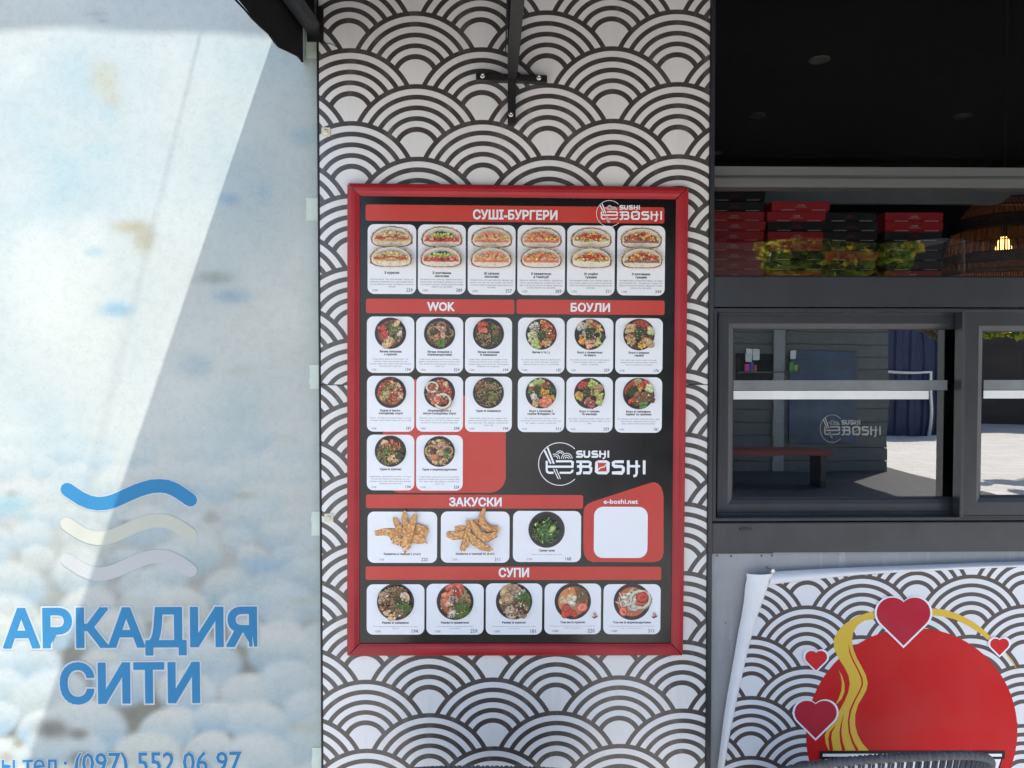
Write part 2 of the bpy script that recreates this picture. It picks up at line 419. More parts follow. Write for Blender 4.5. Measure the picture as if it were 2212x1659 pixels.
# colours of food print
F = dict(tom=C(196,62,44), toml=C(222,112,88), salm=C(226,132,98), grn=C(96,128,52), dgrn=C(44,74,36), lime=C(170,190,96),
         noo=C(196,160,112), nood=C(140,104,66), egg=C(222,212,190), yolk=C(232,160,60), corn=C(236,184,84), meat=C(140,96,66),
         mush=C(172,140,108), chick=C(214,178,130), shr=C(226,166,136), tofu=C(218,208,192), mango=C(236,170,66), pep=C(206,74,46),
         nut=C(206,170,122), cab=C(214,216,160), tuna=C(176,84,88), avo=C(186,196,104), carr=C(226,104,62), brown=C(92,60,42),
         broth=C(112,76,56), orange=C(206,128,80), redb=C(182,96,62), dark=C(42,34,34), pea=C(98,150,72), white=C(210,202,188))
BOWLK = C(34,30,34); BOWLR = C(66,60,64)
def bowl(art, c, r, spec, seed, fill=None, fillr=.86):
    rnd = random.Random(seed)
    art.disc(c, r, BOWLR, 40); art.disc((c[0], c[1]), r*.965, BOWLK, 40)
    if fill: art.disc(c, r*fillr, fill, 32)
    for kind, cn, cx, cz, sp, n, sz in spec:
        base = tuple(v*.80 for v in F[cn]); small = kind not in ('egg','ring') and n > 2
        if small: n = int(n*1.9); sz *= .70
        for i in range(n):
            for _ in range(12):
                a = rnd.uniform(0, 6.28); q = sp*math.sqrt(rnd.random())
                x, z = cx + q*math.cos(a), cz + q*math.sin(a)
                if math.hypot(x, z) < .93 - sz*.5: break
            p = (c[0]+x*r, c[1]+z*r); s = sz*r*rnd.uniform(.75, 1.25); col = jit(rnd, base)
            dk = tuple(v*.38 for v in col); lt = tuple(min(.9, v*1.35+.03) for v in col)
            if kind == 'chunk':
                b = blob(rnd, p, s, 6, rnd.uniform(1, 1.6)); art.poly([(u+.12*s, v-.22*s) for u, v in b], dk); art.poly(b, col)
                art.poly([(p[0]+(u-p[0])*.5-.1*s, p[1]+(v-p[1])*.45+.15*s) for u, v in b], lt)
            elif kind == 'cube':
                b = blob(rnd, p, s, 4, 1.1, None, .1); art.poly([(u+.2*s, v-.3*s) for u, v in b], dk); art.poly(b, col)
                art.poly([(p[0]+(u-p[0])*.6, p[1]+(v-p[1])*.6+.15*s) for u, v in b], lt)
            elif kind == 'noodle':
                a0 = rnd.uniform(0, 6.28); k = rnd.uniform(-2.2, 2.2); L = s*5; pts = []; x0, z0 = p
                for j in range(7):
                    pts.append((x0, z0)); a0 += k*.28; x0 += math.cos(a0)*L/6; z0 += math.sin(a0)*L/6
                pts = [q2 for q2 in pts if math.hypot(q2[0]-c[0], q2[1]-c[1]) < r*.9]
                if len(pts) > 2:
                    art.stroke([(u+.2*s, v-.25*s) for u, v in pts], s*.55, dk, False); art.stroke(pts, s*.5, col, False)
            elif kind == 'ring':
                pts = [(p[0]+s*math.cos(t*.5712)*1.15, p[1]+s*math.sin(t*.5712)) for t in range(12)]
                art.stroke([(u+.1*s, v-.12*s) for u, v in pts], s*.34, dk, False); art.stroke(pts, s*.3, col, False)
            elif kind == 'disc':
                art.disc((p[0]+.1*s, p[1]-.15*s), s, dk); art.disc(p, s, col); art.disc((p[0]-.15*s, p[1]+.2*s), s*.5, lt, 8)
            elif kind == 'tomslice':
                rt = rnd.uniform(0, 3); art.disc((p[0]+.1*s, p[1]-.12*s), s, dk, 14, .8, rt); art.disc(p, s, col, 14, .8, rt)
                art.disc(p, s*.72, lt, 12, .8, rt); art.disc((p[0]+.1*s, p[1]), s*.5, col, 10, .6, rt+.5)
            elif kind == 'egg':
                rt = .5; art.disc((p[0]+.1*s, p[1]-.1*s), s, dk, 18, .82, rt); art.disc(p, s, col, 18, .82, rt)
                art.disc((p[0]+.05*s, p[1]-.08*s), s*.52, F['yolk'], 14); art.disc((p[0], p[1]), s*.28, lt, 8)
            elif kind == 'slice':
                rt = rnd.uniform(-.6, .9); art.disc((p[0]+.1*s, p[1]-.15*s), s, dk, 12, 1.7, rt); art.disc(p, s, col, 12, 1.7, rt)
                art.disc((p[0], p[1]+.1*s), s*.55, lt, 10, 1.7, rt)
            else:                                                # leaf
                b = blob(rnd, p, s, 4, 1.9, None, .35); art.poly(b, col)
    cols = [F[q[1]] for q in spec]
    for i in range(16 if seed in ('s4','s5') else 90):           # fine glints and dark crumbs of the photograph
        a = rnd.uniform(0, 6.28); q = .78*math.sqrt(rnd.random()); p = (c[0]+q*r*math.cos(a), c[1]+q*r*math.sin(a))
        k = rnd.random(); cc = cols[rnd.randrange(len(cols))]
        col = tuple(v*.16 for v in cc) if k < .5 else (tuple(min(.85, v*1.25+.05) for v in cc) if k < .75 else tuple(v*.6 for v in cc))
        art.poly(blob(rnd, p, r*rnd.uniform(.018,.045), 4, 2.0), col)
GREENS = ('leaf','grn',0,0,.6,14,.06); DG = ('leaf','dgrn',0,0,.7,16,.055)
DISH = {
 'w1': ('broth', [('noodle','nood',0,0,.75,26,.13),('chunk','meat',.2,.3,.5,14,.12),('chunk','mush',.3,0,.5,12,.11),('leaf','grn',.2,.1,.5,26,.09),('tomslice','tom',-.55,.3,.22,3,.22),('tomslice','tom',-.45,-.15,.15,2,.24),('slice','chick',-.1,-.62,.05,1,.24),('slice','chick',.45,.55,.2,2,.16),('chunk','egg',.6,0,.12,2,.12)]),
 'w2': ('broth', [('noodle','nood',0,0,.7,30,.12),('leaf','dgrn',0,0,.75,26,.08),('chunk','brown',0,-.1,.6,10,.12),('ring','noo',-.35,.05,.05,1,.32),('ring','noo',.55,.05,.05,1,.28),('ring','noo',.1,.55,.1,1,.3),('chunk','shr',.1,.35,.15,4,.17),('chunk','shr',.2,-.1,.15,4,.16),('chunk','salm',-.2,-.25,.1,2,.15),('leaf','grn',.1,-.6,.25,14,.12)]),
 'w3': ('dark', [('noodle','nood',.1,-.1,.75,34,.12),('leaf','dgrn',.1,-.1,.7,30,.1),('chunk','brown',.2,0,.6,12,.12),('leaf','grn',.2,.2,.5,16,.08),('chunk','meat',.4,.3,.3,6,.12),('tomslice','tom',-.4,.5,.2,3,.26),('tomslice','toml',-.3,.2,.2,3,.2),('noodle','noo',-.3,-.4,.4,10,.1)]),
 'w4': ('redb', [('chunk','pep',0,0,.75,40,.15),('chunk','tom',0,0,.7,26,.16),('chunk','toml',.1,0,.6,10,.13),('chunk','chick',.4,.5,.3,4,.17),('slice','noo',-.3,-.1,.05,1,.22),('chunk','chick',.6,-.2,.2,3,.15),('leaf','grn',-.1,0,.6,18,.07),('disc','pea',-.2,.2,.4,7,.05)]),
 'w5': ('redb', [('chunk','tom',0,0,.75,32,.16),('chunk','toml',0,.1,.65,18,.15),('chunk','pep',0,-.2,.6,14,.16),('leaf','grn',-.1,0,.75,18,.08),('ring','egg',-.45,.35,.03,1,.26),('ring','egg',.2,-.5,.03,1,.4),('chunk','shr',.45,.6,.12,3,.2),('chunk','salm',-.3,-.5,.3,4,.17)]),
 'w6': ('dark', [('noodle','nood',0,0,.75,34,.12),('chunk','meat',-.3,.4,.4,10,.17),('chunk','mush',.4,.3,.4,10,.15),('chunk','meat',0,-.5,.4,8,.15),('leaf','dgrn',0,0,.8,34,.09),('leaf','grn',.25,-.2,.3,16,.11),('noodle','noo',0,0,.7,16,.1)]),
 'w7': ('brown', [('noodle','nood',0,-.2,.7,34,.13),('noodle','noo',0,-.2,.7,20,.11),('chunk','redb',.1,.35,.35,20,.1),('chunk','toml',.1,.4,.35,10,.08),('leaf','grn',-.2,-.2,.6,18,.09),('chunk','chick',-.35,.6,.15,3,.15),('slice','chick',.2,-.4,.1,2,.2),('leaf','dgrn',.5,-.3,.3,10,.1)]),
 'w8': ('meat', [('noodle','noo',0,0,.8,44,.15),('chunk','chick',0,0,.75,26,.14),('chunk','shr',.1,.4,.25,5,.18),('chunk','shr',.2,-.1,.2,4,.17),('chunk','brown',-.45,0,.15,6,.13),('chunk','dgrn',.55,.1,.15,5,.12),('ring','noo',-.45,.05,.03,1,.33),('ring','noo',.55,.05,.03,1,.3),('leaf','grn',.5,-.2,.2,6,.1),('chunk','salm',-.25,-.4,.1,2,.16)]),
 'b1': ('dark', [('cube','tofu',-.45,.4,.35,14,.15),('cube','mango',.15,.8,.2,4,.15),('chunk','tom',.4,.45,.25,6,.22),('chunk','corn',.4,.25,.35,14,.08),('noodle','carr',.6,-.1,.28,26,.1),('chunk','cab',-.5,-.3,.35,10,.2),('slice','lime',-.3,-.65,.2,3,.16),('chunk','pep',.15,-.65,.15,3,.16),('chunk','nut',.35,-.5,.25,14,.09),('leaf','dgrn',0,-.05,.2,22,.13)]),
 'b2': ('dark', [('disc','white',-.5,.4,.25,3,.26),('disc','white',-.4,.1,.1,2,.2),('slice','noo',0,.82,.2,3,.15),('chunk','redb',.25,.5,.25,10,.15),('chunk','corn',.65,.4,.18,12,.1),('chunk','dgrn',.75,-.15,.15,12,.13),('cube','mango',-.55,-.3,.28,7,.16),('ring','shr',.4,0,.05,1,.22),('chunk','shr',0,-.55,.3,7,.17),('slice','avo',.5,-.5,.2,4,.13),('leaf','dgrn',0,.05,.35,20,.1)]),
 'b3': ('brown', [('noodle','carr',-.05,.7,.28,34,.12),('chunk','tom',.45,.5,.15,4,.15),('chunk','cab',.75,.25,.22,12,.16),('slice','chick',-.55,.25,.3,6,.18),('slice','meat',-.4,-.1,.25,5,.16),('chunk','nut',-.6,-.35,.35,22,.09),('egg','noo',.35,-.35,.05,1,.27),('slice','noo',.6,-.45,.1,2,.22),('chunk','corn',.15,-.7,.25,14,.1),('leaf','dgrn',.05,.15,.25,26,.16)]),
 'b4': ('dark', [('chunk','cab',-.3,.65,.4,16,.2),('chunk','lime',-.1,.8,.3,6,.14),('tomslice','tom',.3,.6,.15,3,.22),('chunk','pep',-.55,.3,.25,5,.16),('disc','pea',-.65,.05,.2,10,.07),('leaf','dgrn',-.2,.1,.3,26,.14),('chunk','dgrn',.65,.25,.25,14,.18),('cube','mango',.3,.1,.25,5,.2),('cube','mango',.75,-.3,.12,3,.17),('disc','white',-.45,-.35,.22,4,.2),('chunk','nut',-.4,-.65,.2,10,.1),('chunk','salm',.25,-.6,.35,12,.2)]),
 'b5': ('dark', [('tomslice','tom',-.35,.5,.25,5,.26),('cube','avo',.2,.6,.28,9,.16),('slice','noo',.6,.35,.18,4,.2),('chunk','corn',-.65,-.15,.25,20,.1),('leaf','dgrn',-.1,0,.25,26,.15),('chunk','nut',.3,.15,.3,8,.11),('chunk','avo',.65,-.2,.3,8,.17),('cube','tuna',0,-.6,.35,11,.19),('slice','lime',.6,-.65,.12,2,.14)]),
 'b6': ('dark', [('noodle','carr',-.5,.4,.32,34,.13),('chunk','nut',0,.75,.25,14,.12),('chunk','tom',.4,.55,.2,5,.2),('chunk','cab',.75,.35,.28,14,.17),('chunk','corn',0,.3,.2,10,.1),('leaf','dgrn',-.35,.05,.25,26,.15),('slice','meat',.15,-.25,.45,12,.2),('slice','brown',.65,-.25,.2,4,.2),('tomslice','tom',-.55,-.55,.18,3,.24),('disc','pea',.3,-.75,.28,18,.08)]),
 'salad': ('dark', [('noodle','dgrn',-.05,-.05,.5,60,.13),('noodle','grn',-.05,-.1,.5,44,.1),('noodle','pea',0,-.1,.45,20,.08),('slice','lime',.28,.1,.01,1,.15)]),
 's1': ('broth', [('chunk','brown',-.2,-.2,.6,12,.24),('noodle','noo',0,.5,.35,44,.14),('noodle','nood',.1,.3,.35,20,.12),('slice','mush',-.6,.3,.3,9,.13),('slice','meat',-.35,-.2,.4,8,.16),('egg','egg',.52,.32,.01,1,.33),('noodle','grn',.42,-.25,.3,40,.11),('slice','chick',-.2,-.7,.35,6,.12),('chunk','meat',.2,-.55,.2,4,.15)]),
 's2': ('redb', [('slice','toml',0,.6,.4,9,.2),('chunk','tom',0,.4,.4,8,.2),('noodle','noo',.5,.1,.28,26,.11),('slice','salm',-.3,.1,.4,7,.18),('chunk','shr',-.1,-.1,.35,6,.2),('disc','white',-.15,.2,.15,2,.14),('noodle','grn',.35,-.45,.32,46,.13),('slice','egg',-.2,-.6,.12,2,.16)]),
 's3': ('meat', [('slice','chick',-.3,.35,.45,12,.24),('slice','noo',-.2,.1,.15,3,.3),('noodle','egg',.35,.45,.3,22,.12),('slice','mush',0,.7,.3,6,.14),('noodle','grn',.62,.15,.26,40,.12),('egg','egg',-.18,-.55,.01,1,.32),('chunk','mush',.4,-.4,.35,18,.14),('leaf','brown',.5,-.3,.3,12,.1)]),
 's4': ('orange', [('slice','chick',-.3,.25,.3,5,.18),('slice','egg',.05,0,.25,5,.16),('noodle','nood',.55,.4,.25,34,.13),('tomslice','toml',.5,-.3,.02,1,.27),('tomslice','tom',-.4,-.5,.2,3,.3),('tomslice','tom',.1,-.75,.1,2,.2)]),
 's5': ('redb', [('noodle','egg',-.2,.1,.35,16,.14),('slice','egg',-.15,.15,.35,6,.12),('ring','egg',.42,.15,.01,1,.42),('tomslice','tom',.55,.35,.1,2,.32),('tomslice','toml',-.5,-.5,.02,1,.24),('slice','white',0,-.35,.12,2,.12)]),
}
def burger(art, c, wd, ht, kind, seed, flip=False):
    """Half of a rice burger, cut side to the front."""
    rnd = random.Random(seed); s = -1 if flip else 1
    def shape(k, kz=1.0, rough=0.0, n=44, dz=0.0):
        o = []
        for i in range(n):
            a = 2*math.pi*i/n; x, z = math.cos(a), math.sin(a)
            e = 2.0 if z > 0 else 3.4
            rr = (abs(x)**e + abs(z)**e)**(-1/e); q = 1 + rnd.uniform(-rough, rough)
            o.append((c[0] + s*x*rr*wd*k*q/2, c[1] + dz*ht + (z*rr*(.60 if z > 0 else .40)*kz*q)*ht))
        return o
    art.poly(shape(1.0, 1.0, .03), C(176,138,92)); art.poly(shape(.975, .97, .02), C(120,86,54))
    for i in range(30):
        a = rnd.uniform(.05, 3.1); art.disc((c[0]+s*math.cos(a)*wd*.49, c[1]+math.sin(a)*ht*.585), wd*.022, jit(rnd, C(196,160,110), .3), 5)
    art.poly(shape(.93, .92, .012), C(64,54,42)); art.poly(shape(.915, .90, .015), C(224,214,196))
    pal = {0: ('chick','redb','tom','noo'), 1: ('dgrn','lime','salm','tom'), 2: ('salm','noo','corn','shr'),
           3: ('orange','chick','corn','shr'), 4: ('pep','corn','tom','avo'), 5: ('tom','corn','meat','nut')}[kind]
    for i in range(46):                                     # rice grain
        a = rnd.uniform(0, 6.28); q = math.sqrt(rnd.random())*.42
        art.poly(blob(rnd, (c[0]+math.cos(a)*q*wd, c[1]+math.sin(a)*q*ht*1.1), wd*.016, 4, 2.0), jit(rnd, C(206,194,172), .12))
    band = []
    for i in range(30):                                     # bottom sauce band
        x = -.42 + .84*i/29; band.append((c[0]+s*x*wd, c[1]-.10*ht + rnd.uniform(-.02,.02)*ht))
    low = {0: C(226,184,110), 1: C(206,78,72), 2: C(222,128,112), 3: C(214,120,104), 4: C(226,220,196), 5: C(150,112,98)}[kind]
    art.stroke(band, .09*ht, low, False)
    for i in range(150):
        x = rnd.gauss(0, .20); x = max(-.38, min(.38, x)); z = rnd.uniform(-.06, .30)*(1 - (abs(x)/.46)**2)
        p = (c[0]+s*x*wd, c[1]+z*ht)
        nm = pal[min(3, int((1 - (z+.08)/.4)*4*rnd.uniform(.7,1.3)) % 4)]
        r_ = wd*rnd.uniform(.014, .036)
        if kind == 0 and z > .05: nm = 'chick'; r_ *= 1.2
        if kind == 3 and z > .05: nm = 'orange'; r_ *= 1.25
        if kind in (4, 5) and z > .08: nm = 'tom' if rnd.random() < .7 else pal[1]
        col = jit(rnd, F[nm], .22); b = blob(rnd, p, r_, 6, rnd.uniform(1,1.5))
        art.poly([(u+.1*r_, v-.25*r_) for u, v in b], tuple(v*.45 for v in col)); art.poly(b, col)
        art.poly([(p[0]+(u-p[0])*.45, p[1]+(v-p[1])*.4+.2*r_) for u, v in b], tuple(min(.9, v*1.3+.03) for v in col))
    if kind == 0:
        art.stroke([(c[0]+s*x*wd, c[1]+z*ht) for x, z in ((-.38,-.03),(-.2,0),(-.05,.06),(.08,.04),(.2,-.02),(.38,-.03))], .06*ht, C(178,58,50), False)
def tempura(art, pts, wds, seed):
    rnd = random.Random(seed); base = C(206,146,86)
    P2 = []
    for i in range(len(pts)-1):
        for k in range(6):
            t = k/6; P2.append((pts[i][0]*(1-t)+pts[i+1][0]*t, pts[i][1]*(1-t)+pts[i+1][1]*t, wds[i]*(1-t)+wds[i+1]*t))
    art.stroke([(x, z) for x, z, _ in P2], [w_*1.16*rnd.uniform(.96,1.04) for *_, w_ in P2], C(132,78,40), False)
    art.stroke([(x, z) for x, z, _ in P2], [w_*.98*rnd.uniform(.95,1.05) for *_, w_ in P2], base, False)
    for x, z, w_ in P2:
        for _ in range(5):
            q = (x+rnd.uniform(-.45,.45)*w_, z+rnd.uniform(-.45,.45)*w_)
            art.poly(blob(rnd, q, w_*rnd.uniform(.07,.17), 5, 1.4), jit(rnd, rnd.choice((C(222,168,104), C(190,128,72), C(228,184,124), C(196,132,76))), .06))

# ------------------------------------------------------------------ the round bowl-and-scallops sign with its two words
LG = []
def _seg(pts, wd): LG.append((pts, wd, 'w'))
def logo_shapes():
    """All strokes in the pixel frame of one zoomed crop; x right, y down."""
    arc = [(605+248*math.cos(R(a)), 435-248*math.sin(R(a))) for a in range(45, 316, 6)]
    out = [(arc, 9)]
    out += [([(425,272),(500,432)], 21), ([(462,243),(535,432)], 21), ([(532,492),(588,610)], 10), ([(562,492),(612,608)], 10)]
    out += [([(558,403),(740,403),(753,412),(753,465)], 25), ([(452,398),(452,505),(458,525),(478,537),(530,537)], 25), ([(452,466),(765,466)], 26),
            ([(603,537),(725,537),(748,525),(755,500)], 24)]
    for cx, cy, rs, a0, a1 in ((607,332,(50,30),25,155),(548,372,(54,32),-2,118),(686,372,(62,40,18),0,180)):
        for r_ in rs: out.append(([(cx+r_*math.cos(R(a)), cy-r_*math.sin(R(a))) for a in range(a0, a1+1, 12)], 9))
    w1 = 21
    out += [([(868,288),(815,288),(806,296),(806,312),(813,319),(858,319),(866,327),(866,345),(858,351),(796,351)], w1),
            ([(890,278),(890,340),(900,351),(938,351),(948,340),(948,278)], w1),
            ([(1045,288),(992,288),(984,296),(984,312),(991,319),(1036,319),(1044,327),(1044,345),(1036,351),(974,351)], w1),
            ([(1074,278),(1074,360)], w1), ([(1074,318),(1145,318)], w1-3), ([(1132,278),(1132,352),(1122,366),(1104,370)], w1-3), ([(1170,278),(1170,360)], w1)]
    w2 = 33
    out += [([(797,408),(945,408),(960,420),(960,445),(945,460)], w2-4), ([(848,400),(848,520),(838,540),(797,548)], w2-3),
            ([(805,462),(945,466),(967,480),(967,520),(952,537),(875,537)], w2-4),
            ([(1048,406),(1150,406),(1166,418),(1166,524),(1150,538),(1048,538),(1032,524),(1032,418),(1048,406)], w2-3),
            ([(1350,408),(1245,408),(1228,420),(1228,448),(1242,462),(1330,464),(1344,478),(1344,522),(1330,538),(1212,538)], w2),
            ([(1403,392),(1403,555)], w2), ([(1403,460),(1540,460)], w2-6), ([(1500,392),(1500,545),(1490,568),(1462,578)], w2-4),
            ([(1588,392),(1588,555)], w2-2)]
    out += [([(1052,505),(1075,478),(1120,468),(1146,440)], 12), ([(1060,528),(1085,500),(1125,492),(1148,470)], 0)]
    return out
def draw_logo(art, f, k, col, redfill=None):
    """f maps crop pixels to (x, z); k = metres per crop pixel."""
    if redfill: art.poly([f(*p) for p in ((1046,420),(1152,420),(1152,524),(1046,524))], redfill)
    for pts, wd in logo_shapes():
        if wd: art.stroke([f(*p) for p in pts], wd*k, col, False)
# ================================================================== THE SETTING
# ground
def ground_mat():
    m, t, p = newmat('pale_paving')
    tc = t.nodes.new('ShaderNodeTexCoord'); br = t.nodes.new('ShaderNodeTexBrick')
    br.inputs['Scale'].default_value = 1.0; br.inputs['Brick Width'].default_value = .6; br.inputs['Row Height'].default_value = .3
    br.inputs['Mortar Size'].default_value = .006
    br.inputs['Color1'].default_value = (.56,.545,.52,1); br.inputs['Color2'].default_value = (.62,.605,.58,1); br.inputs['Mortar'].default_value = (.2,.19,.18,1)
    t.links.new(tc.outputs['Object'], br.inputs['Vector'])
    f = noise(t, 1.3, 6, .6)
    t.links.new(mixcol(t, ramp(t, f, .4, .75), br.outputs['Color'], (.50,.48,.45)), p.inputs['Base Color'])
    p.inputs['Roughness'].default_value = .75
    bump(t, p, br.outputs['Fac'], .3, -.004)
    return m
g = MB(); g.face([(-150,-150,0),(150,-150,0),(150,60,0),(-150,60,0)]); struct(g.build('ground', ground_mat()))

xL = P(693, 829).x            # left edge of the scallop panels
xR = P(1529, 829).x           # right edge
xs = (xL + xR)/2
seam = P(1106, 831).z
ztop, zbot = 3.0, 0.10
def wave_panel(z0, z1, ref_src, W_src, rot, label):
    a = P(ref_src[0]/K, ref_src[1]/K); b = P((ref_src[0]+W_src)/K, ref_src[1]/K)
    Wm = (b - a).length
    mt = wavemat('scallop_film', Wm, (a.x, a.z), rot, (.70,.70,.685), (.050,.042,.039), coat=.35)
    mb = MB(); mb.box(xL, xR, 0.0, .018, z0, z1, bev=.0012)
    return tag(mb.build('cladding_panel', mt), label, 'wall panel')
wave_panel(seam + .0008, ztop, (1900.9, 659.7), 513.6, R(0.85), 'white wall panel printed with brown scallop rings, above the joint, carrying the steel bracket')
wave_panel(zbot, seam - .0008, (2436.9, 2837.0), 494.5, R(0.55), 'white wall panel printed with brown scallop rings, below the joint, down to the ground')
# the masonry behind and above everything
m_wall = mat('grey_render', (.32,.32,.32), .8, bmp=.2, bscale=90)
def wallpiece(name, x0, x1, z0, z1, y0=.019, y1=.12):
    mb = MB(); mb.box(x0, x1, y0, y1, z0, z1); return struct(mb.build(name, m_wall))
xWL = xR + .018; xWR = 1.93
wallpiece('wall_pier', xL - .02, xR + .004, 0, 3.0)
wallpiece('wall_above', -3.4, 4.6, 3.0, 4.2, -.01, .12)
wallpiece('wall_right', xWR + .02, 4.6, 0, 2.999, 0.0, .12)
wallpiece('wall_left', -3.4, -2.3, 0, 2.999, 0.0, .12)

# ------------------------------------------------------------------ the printed glass on the left
gx0, gx1 = -2.3, xL - .004
def stones_print():
    """A blurred photograph of pale stones, printed on film: colour per vertex of a fine grid."""
    nx, nz = 230, 330
    xs_ = np.linspace(gx0, gx1, nx); zs_ = np.linspace(.1, 3.0, nz)
    X, Z = np.meshgrid(xs_, zs_)
    rs = np.random.RandomState(4)
    base = np.zeros((nz, nx, 3)); base[:] = (.70,.745,.76)
    def soft(cx, cz, rx, rz, rot=0, p=2.0):
        c, s = math.cos(rot), math.sin(rot)
        u = ((X-cx)*c + (Z-cz)*s)/rx; v = (-(X-cx)*s + (Z-cz)*c)/rz
        return np.sqrt(u*u + v*v)
    def lay(col, a):
        base[:] = base*(1-a[..., None]) + np.array(col)*a[..., None]
    # broad cloudy tones
    for i in range(130):
        cx, cz = rs.uniform(gx0, gx1), rs.uniform(.1, 3.0); r = rs.uniform(.08, .25)
        col = [(.76,.78,.77),(.60,.70,.77),(.72,.75,.75),(.66,.73,.77),(.79,.80,.78)][rs.randint(5)]
        lay(col, np.exp(-soft(cx, cz, r, r*.6, rs.uniform(0,3))**2)*.55)
    for i in range(120):
        cx, cz = rs.uniform(gx0, gx1), rs.uniform(.1, 3.0); r = rs.uniform(.03, .16)
        if rs.rand() < .5: lay((.44,.63,.74), np.exp(-soft(cx, cz, r*1.2, r*.6, rs.uniform(0,3))**2)*rs.uniform(.15,.5))
        else: lay((.90,.91,.89), np.exp(-soft(cx, cz, r*1.2, r*.7, rs.uniform(0,3))**2)*rs.uniform(.25,.7))
    nr_ = np.clip((1.30 - Z)/.55, 0, 1); lay((.15,.155,.12), nr_*.94)
    # stones, row behind row, sharper and larger towards the bottom; dark gaps stay between them
    cz = 1.36
    while cz > .06:
        near = min(1, max(0, (1.38 - cz)/.75)); r0 = .040 + .034*near
        x = gx0 - .1 + rs.uniform(0, .1)
        while x < gx1 + .1:
            r = r0*rs.uniform(.75, 1.35); cx = x + rs.uniform(-.3,.3)*r; cy = cz + rs.uniform(-.30,.30)*r
            d = soft(cx, cy, r*1.22, r*.86, rs.uniform(-.45,.45)); edge = .52 - .22*near
            al = np.clip((1.06 - d)/edge, 0, 1); al = al*al*(3-2*al)*(.40 + .58*near)
            sh = np.clip((Z-cy)/(r*.85), -1, 1)*.5 + .5; sh = sh*sh*(3-2*sh)
            lo = np.array([(.36,.56,.72),(.46,.61,.70),(.32,.53,.72),(.52,.60,.62)][rs.randint(4)]); hi = np.array([(.80,.83,.84),(.74,.80,.84),(.83,.83,.80)][rs.randint(3)])
            col = lo*(1-sh[..., None]) + hi*sh[..., None]
            base[:] = base*(1-al[..., None]) + col*al[..., None]
            x += r*rs.uniform(1.75, 2.3)
        cz -= r0*rs.uniform(1.04, 1.26)
    # blots that the photograph shows one by one (2212 px frame)
    B = [(205,30,26,7,(.42,.46,.48),.5),(222,45,12,5,(.36,.40,.42),.5),(225,170,30,40,(.66,.58,.40),.55),(245,215,22,25,(.62,.58,.45),.5),(280,490,38,14,(.55,.47,.30),.72),(312,515,24,30,(.50,.45,.30),.75),
         (205,545,22,12,(.36,.62,.72),.6),(252,668,34,17,(.25,.52,.74),.75),(108,268,30,10,(.48,.68,.74),.5),(215,325,34,16,(.45,.66,.76),.5),
         (150,370,30,40,(.50,.68,.80),.35),(238,245,16,16,(.42,.64,.78),.4),(465,600,42,14,(.30,.33,.26),.62),(500,640,40,16,(.22,.45,.68),.6),
         (495,430,22,14,(.22,.46,.68),.55),(660,295,34,22,(.25,.52,.72),.55),(570,415,18,25,(.42,.58,.72),.5),(520,800,26,10,(.58,.60,.46),.45),
         (420,790,40,30,(.30,.50,.68),.45),(20,1090,40,22,(.32,.60,.74),.7),(55,1118,18,12,(.34,.58,.68),.5),(25,1065,12,7,(.35,.36,.22),.5),
         (400,1060,40,18,(.32,.50,.68),.6),(455,1120,18,12,(.26,.29,.24),.55),(250,1195,30,22,(.16,.17,.15),.85),(270,1130,14,8,(.26,.28,.24),.6),
         (585,1285,10,16,(.20,.20,.15),.8),(560,1230,44,32,(.30,.52,.72),.55),(530,1290,30,24,(.36,.58,.70),.45),(115,1575,38,22,(.13,.135,.12),.9),
         (170,1585,24,14,(.14,.145,.13),.85),(172,1640,24,18,(.12,.125,.11),.9),(40,1605,12,10,(.34,.29,.20),.8),(15,1635,14,12,(.46,.38,.26),.7),
         (560,1475,12,13,(.12,.12,.10),.85),(575,1430,14,7,(.36,.33,.22),.6),(660,1570,44,14,(.55,.52,.32),.45),(630,1640,30,14,(.24,.25,.21),.7),
         (450,1420,20,8,(.22,.23,.18),.6),(410,1310,22,9,(.24,.25,.20),.65),(310,1385,26,8,(.24,.25,.20),.6),(600,1510,12,7,(.30,.27,.18),.6),
         (655,1300,30,8,(.52,.54,.34),.45),(530,1070,26,8,(.42,.44,.30),.5),(490,1545,16,12,(.30,.31,.25),.5),(385,1395,12,14,(.30,.38,.42),.5),
         (345,1295,10,10,(.28,.33,.34),.5),(610,1330,40,28,(.74,.77,.80),.6),(480,1480,50,30,(.72,.76,.80),.5),(300,1270,60,16,(.66,.72,.78),.5)]
    for px, py, rx, ry, col, st in B:
        if py > 1150 and max(col) < .45 and px > 200: continue        # gaps between the stones show there already
        c = P(px, py, .012); lay(col, np.exp(-soft(c.x, c.z, rx/800, ry/800)**3)*st)
    # strip of clear film at the right edge, faintly green
    lay((.58,.68,.66), np.clip(1 - (gx1 - X)/.055, 0, 1)**.6*.45)
    base *= np.array((.53,.55,.515))
    me = bpy.data.meshes.new('film')
    V = np.stack([X, np.full_like(X, .011), Z], -1).reshape(-1, 3)
    i = np.arange((nz-1)*(nx-1)); rr, cc = i//(nx-1), i % (nx-1); a = rr*nx + cc
    me.from_pydata(V.tolist(), [], np.stack([a, a+1, a+nx+1, a+nx], -1).tolist())
    at = me.attributes.new('Col', 'FLOAT_COLOR', 'POINT')
    at.data.foreach_set('color', np.concatenate([base.reshape(-1,3), np.ones((nx*nz,1))], 1).astype(np.float32).ravel())
    me.polygons.foreach_set('use_smooth', np.ones(len(me.polygons), dtype=bool)); me.update()
    return me
